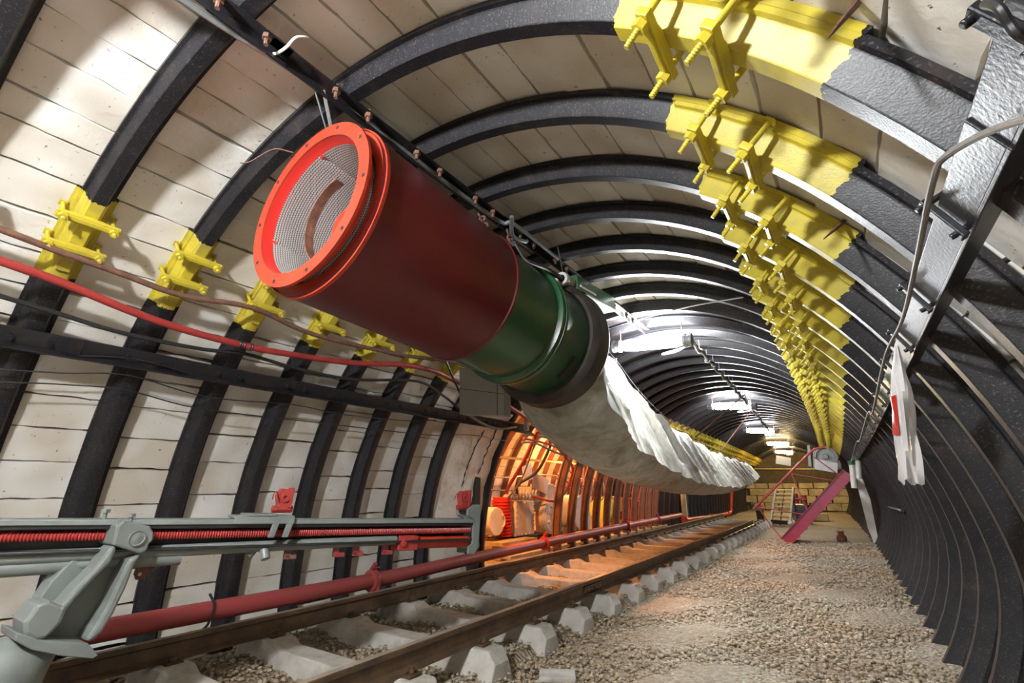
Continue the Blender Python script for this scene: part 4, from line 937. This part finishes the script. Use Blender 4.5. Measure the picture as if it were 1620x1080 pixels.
m4 = thing('orange_motor_unit', 'orange machine block at the deep end of the niche', 'machine', (-4.7, 12.3, .15)); part('unit_body', MB().box((-4.7, 12.3, .55), (.4, .9, .6)).lathe((-4.5, 12.2, .6), (1, 0, 0), [(.2, 0), (.2, .12), (0, .12)], 18), M['orange'], m4, bevel=.02)
single('timber_plank_shelf', MB().box((-3.98, 9.3, .20), (.14, 7.0, .04)), M['wood'], 'long pale timber plank at the foot of the free-standing ribs', 'plank')
NCAB = [([(-3.4, 5.7, 1.85), (-4.0, 6.3, 1.5), (-4.7, 6.9, 1.1), (-4.8, 7.0, .98)], .028, 'redrub', 'thick red hose slanting down from the niche corner to the machine'),
        ([(-3.6, 6.6, 1.75), (-3.9, 7.2, 1.72), (-4.0, 7.9, 1.4), (-4.3, 7.9, .9), (-4.6, 7.5, .95)], .022, 'redrub', 'red hose looping right and back into the machine'),
        ([(-3.6, 6.4, 1.78), (-3.9, 6.9, 1.7), (-4.2, 7.0, 1.35), (-4.5, 6.9, 1.15), (-4.72, 7.2, 1.0)], .024, 'rubber', 'black hose curving down onto the valve bank'),
        ([(-3.5, 5.8, 1.7), (-4.0, 6.2, 1.2), (-4.5, 6.6, .95), (-4.7, 6.95, .98)], .014, 'greycab', 'thin grey cable hanging left of the hoses in the niche'),
        ([(-3.45, 5.4, 1.78), (-3.55, 6.2, 1.80), (-3.62, 7.0, 1.72), (-3.66, 8.0, 1.78)], .020, 'greycab', 'grey cable strung along the niche lintel, upper one'),
        ([(-3.50, 5.5, 1.73), (-3.6, 6.3, 1.72), (-3.66, 7.2, 1.66), (-3.70, 8.4, 1.72)], .016, 'redrub', 'red cable strung along the niche lintel'),
        ([(-3.52, 5.5, 1.68), (-3.6, 6.0, 1.70), (-3.7, 7.0, 1.60), (-3.7, 8.0, 1.66)], .016, 'greycab', 'grey cable strung along the niche lintel, lower one'),
        ([(-5.3, 6.0, 1.35), (-5.25, 7.5, 1.28), (-5.3, 9.0, 1.36), (-5.3, 11, 1.3)], .014, 'galv', 'pale cable sagging along the back of the niche, upper one'),
        ([(-5.45, 6.0, 1.15), (-5.4, 7.8, 1.05), (-5.45, 9.5, 1.12), (-5.45, 12, 1.05)], .014, 'greycab', 'pale cable sagging along the back of the niche, lower one')]
for pts, r_, m_, lab in NCAB: single('niche_cable' if r_ < .02 else 'niche_hose', MB().tube(spline(pts), r_, 8), M[m_], lab, 'cable' if r_ < .021 else 'hose', smooth=True)
for i in range(14):
    y = 8.6+i*.38+random.uniform(-.1, .1); x = -4.6+random.uniform(-.3, .3); z = 1.5+random.uniform(-.3, .25)
    pts = [(x, y-.5, z), (x+.2, y-.1, z-.25-.1*(i % 3)), (x+.1, y+.3, z-.05), (x-.2, y+.6, z+.1)]
    single('niche_cable', MB().tube(spline(pts), .013, 6), M[('redrub', 'greycab', 'orange', 'galv')[i % 4]], 'one of many cables looped high in the deep niche behind the free-standing ribs', 'cable', group='looped cables deep in the niche', smooth=True)
single('white_notice', MB().box((-4.6, 7.35, 1.35), (.01, .30, .26), Matrix.Rotation(R_(12), 3, 'X')), M['signw'], 'small white notice hanging in the niche', 'notice')
single('pale_notice', MB().box((-4.7, 7.95, 1.18), (.01, .55, .28), Matrix.Rotation(R_(-14), 3, 'X')), mat('pale_board', (.72, .62, .52), .6), 'larger pale board hanging tilted beside the small white notice', 'notice')
single('niche_rail_bar', MB().bar((-5.1, 5.2, 1.62), (-5.1, 13.9, 1.62), .07, .04), M['wood'], 'pale longitudinal timber rail along the niche arches', 'rail')
gb = thing('green_case', 'pale green case under the fan collar above the niche lintel', 'case', (-3.2, 5.4, 2.0)); part('case_body', MB().box((-3.05, 5.6, 2.02), (.5, .8, .2)), mat('pale_green_enamel', (.33, .46, .34), .5, var=.3), gb, bevel=.015); part('case_bracket', MB().box((-3.2, 5.1, 1.95), (.05, .05, .35)), M['sleeper'], gb)

# ------------------------------------------------------------------ far end
Y = 12.1
st = thing('steel_stair', 'crimson steel stair with handrail leaning across the tunnel before the end wall', 'stair', onY(Y, (1245, 858)))
a, b_ = onY(Y, (1243, 857)), onY(Y, (1342, 748)); 
def stq(p_): return onY(Y, p_)
dd = (b_-a).normalized(); pn = Vector((0, -1, 0)); un = pn.cross(dd)
mb = MB(); mb.bar(a, b_, .012, .20, up=un); 
for s in (-1, 1): mb.bar(a+un*.1*s-pn*-.02, b_+un*.1*s-pn*-.02, .05, .012, up=un)
part('stringer', mb, M['purple'], st)
mb = MB(); mb.bar(a+Vector((0, .6, 0)), b_+Vector((0, .6, 0)), .012, .2, up=un); part('stringer', mb, M['purple'], st)
for i in range(8):
    c = a.lerp(b_, .06+i*.125); mb = MB(); mb.box(c+Vector((.05, .3, 0)), (.2, .6, .02)); part('tread', mb, M['purple'], st)
part('handrail', MB().tube([stq((1193, 804)), stq((1284, 713)), stq((1292, 709)), stq((1306, 707))], .024, 10), M['redrub'], st, smooth=True)
for pq in (((1252, 749), (1325, 761)), ((1252, 749), (1279, 812)), ((1201, 802), (1276, 814)), ((1201, 804), (1218, 829)), ((1218, 829), (1238, 853)), ((1287, 722), (1331, 754))):
    part('brace', MB().tube([stq(pq[0]), stq(pq[1])], .011, 6), M['redrub'], st)
cv = thing('slat_conveyor', 'tilted scraper conveyor section with timber-coloured slats, under the handrail', 'conveyor', (-2.0, 18.2, 0))
cl, cr, tl, tr = onZ(.04, (1219, 829)), onZ(.04, (1250, 831)), onY(18.9, (1228, 772)), onY(18.9, (1255, 772))
for a, b_ in ((cl, tl), (cr, tr)): part('side_frame', MB().bar(a, b_, .06, .10).tube([a+Vector((0, 0, .05)), a+Vector((0, -.02, .1))], .08, 12), M['sleeper'], cv, bevel=.01)
for i in range(8):
    t = .1+i*.12; a, b_ = cl.lerp(tl, t), cr.lerp(tr, t); part('slat', MB().bar(a, b_, .095, .03, up=(tl-cl).cross(cr-cl)), M['wood'], cv)
mb = MB(); mb.tube([cl.lerp(cr, .5), tl.lerp(tr, .5)], .02, 6); mb.tube([cl+Vector((.05, -.05, .08)), cr+Vector((-.05, -.05, .08))], .06, 10); part('drive_roller', mb, M['black'], cv)
rm = thing('red_motor', 'small red and black motor unit right of the slatted conveyor', 'motor', (-1.4, 18.6, 0)); part('motor_block', MB().box((-1.38, 18.8, .28), (.45, .5, .56)), M['black'], rm, bevel=.03)
mb = MB(); mb.tube([(-1.5, 18.7, .6), (-1.5, 18.7, .9)], .09, 12); mb.tube([(-1.25, 18.7, .55), (-1.25, 18.7, .85)], .07, 12); mb.tube([(-1.62, 18.6, .75), (-1.2, 18.6, .72)], .05, 10); part('red_valve', mb, M['redrub'], rm, smooth=True)
mb = MB(); mb.tube([(-1.58, 18.55, .1), (-1.58, 18.55, .6)], .07, 12); part('grey_cylinder', mb, M['galv'], rm, smooth=True)
bm_ = thing('blue_grey_motor', 'small grey blue motor left of the slatted conveyor', 'motor', (-2.65, 19, 0)); part('motor_shell', MB().lathe((-2.65, 18.7, .48), (.3, -1, 0), [(0, .05), (.06, .05), (.13, 0), (.13, -.35), (0, -.4)], 16), M['galv'], bm_, smooth=True); part('foot', MB().box((-2.62, 18.85, .18), (.2, .25, .36)), M['dark'], bm_)
single('timber_box', MB().box((-1.0, 20.5, .12), (.5, .4, .24)), M['wood'], 'low pale timber block on the floor right of the red motor', 'box', bevel=.01)
ln = thing('mine_lantern', 'small dark lantern pot standing on the floor near the right wall', 'lantern', (-.30, 12.8, 0)); c = Vector((-.30, 12.8, 0))
part('pot', MB().lathe(c, (0, 0, 1), [(0, 0), (.085, 0), (.095, .06), (.09, .12), (.06, .15), (.05, .2), (.055, .22), (0, .22)], 16), M['rust'], ln, smooth=True); part('handle', MB().tube([c+Vector((.07*math.cos(t), 0, .19+.08*math.sin(t))) for t in np.linspace(0, PI, 9)], .006, 5), M['galv'], ln)
single('end_beam', MB().bar((-4.2, END_Y-.05, 2.02), (-.3, END_Y-.05, 1.93), .1, .05), M['yellowbar'], 'thin yellow horizontal bar across the end wall', 'bar')
single('brown_beam', MB().box((-2.2, END_Y-.02, 1.62), (4.3, .2, .62)), mat('dark_moss_board', (.10, .075, .04), .9, bump=.8, bscale=12, col2=(.05, .04, .03), vscale=6, bdist=.02), 'dark mottled board band above the yellow masonry of the end wall', 'board')
p = [onY(20, z) for z in ((1228, 720), (1251, 724), (1251, 737), (1227, 733))]; single('hanging_sign', MB().prism(p, (0, .02, 0)), M['signw'], 'blank white sign board hanging under the farthest lamp', 'sign')
p = [onY(15, z) for z in ((1289, 726), (1325, 732), (1325, 748), (1289, 742))]; single('tilted_sign', MB().prism(p, (0, .02, 0)), M['signw'], 'blank white sign board before the grey fan casing, behind the stair handrail', 'sign')
gf = thing('grey_fan_casing', 'large grey ribbed fan casing hanging behind the tilted white sign', 'fan', onY(16, (1305, 728)))
p = [onY(16, z) for z in ((1286, 708), (1318, 712), (1331, 733), (1332, 742), (1286, 740))]; part('casing', MB().prism(p, (0, .6, 0)), M['boxgrey'], gf, bevel=.02)
p = [onY(15.95, z) for z in ((1277, 704), (1281, 704), (1284, 738), (1279, 737))]; part('side_plate', MB().prism(p, (0, .7, 0)), M['greyrig'], gf)
c = onY(15.97, (1306, 722)); part('impeller_ring', MB().lathe(c, (0, -1, 0), [(.28, 0), (.28, .05), (.22, .05), (.2, .0), (.08, 0), (.06, .06), (0, .06)], 26), M['greyrig'], gf, smooth=True)
for i, (q0, q1) in enumerate((((1348, 735), (1352, 772)), ((1357, 728), (1359, 757)))):
    a, b_ = onY(11, q0), onY(11, q1); r = thing('tube_casing', ['cream tube casing hanging at the right wall, left of the pair', 'cream tube casing hanging at the right wall, right of the pair'][i], 'tube lamp', a, 'hanging tube casings'); part('tube_shell', MB().tube([a, b_], .05, 12), M['machine'], r, smooth=True); part('cap', MB().tube([a+Vector((0, 0, .07)), a], .06, 12), M['green'], r); part('hanger', MB().tube([a+Vector((0, 0, .07)), a+Vector((.06, 0, .2))], .01, 6), M['galv'], r)
# white-washed strip on the right wall
mb = MB(); mb.prism([onY(12.9, z) for z in ((1348, 736), (1357, 738), (1377, 790), (1391, 861), (1384, 863), (1373, 835), (1362, 790))], (0, .06, 0)); single('whitewashed_board', mb, M['white'], 'rough white board strip leaning down the black right wall near the lantern', 'board', smooth=False)
single('wall_bracket', MB().tube(spline([surf(-.05, (1400, 800)), surf(-.05, (1412, 803)), surf(-.05, (1428, 808))]), .02, 8), M['black'], 'short black rod bracket jutting from the lower right wall', 'bracket')
single('floor_slab', MB().box((-1.65, 2.95, .012), (.22, .16, .03), Matrix.Rotation(.5, 3, 'Z')), M['sleeper'], 'flat broken grey slab lying on the gravel by a sleeper end', 'slab', bevel=.01)
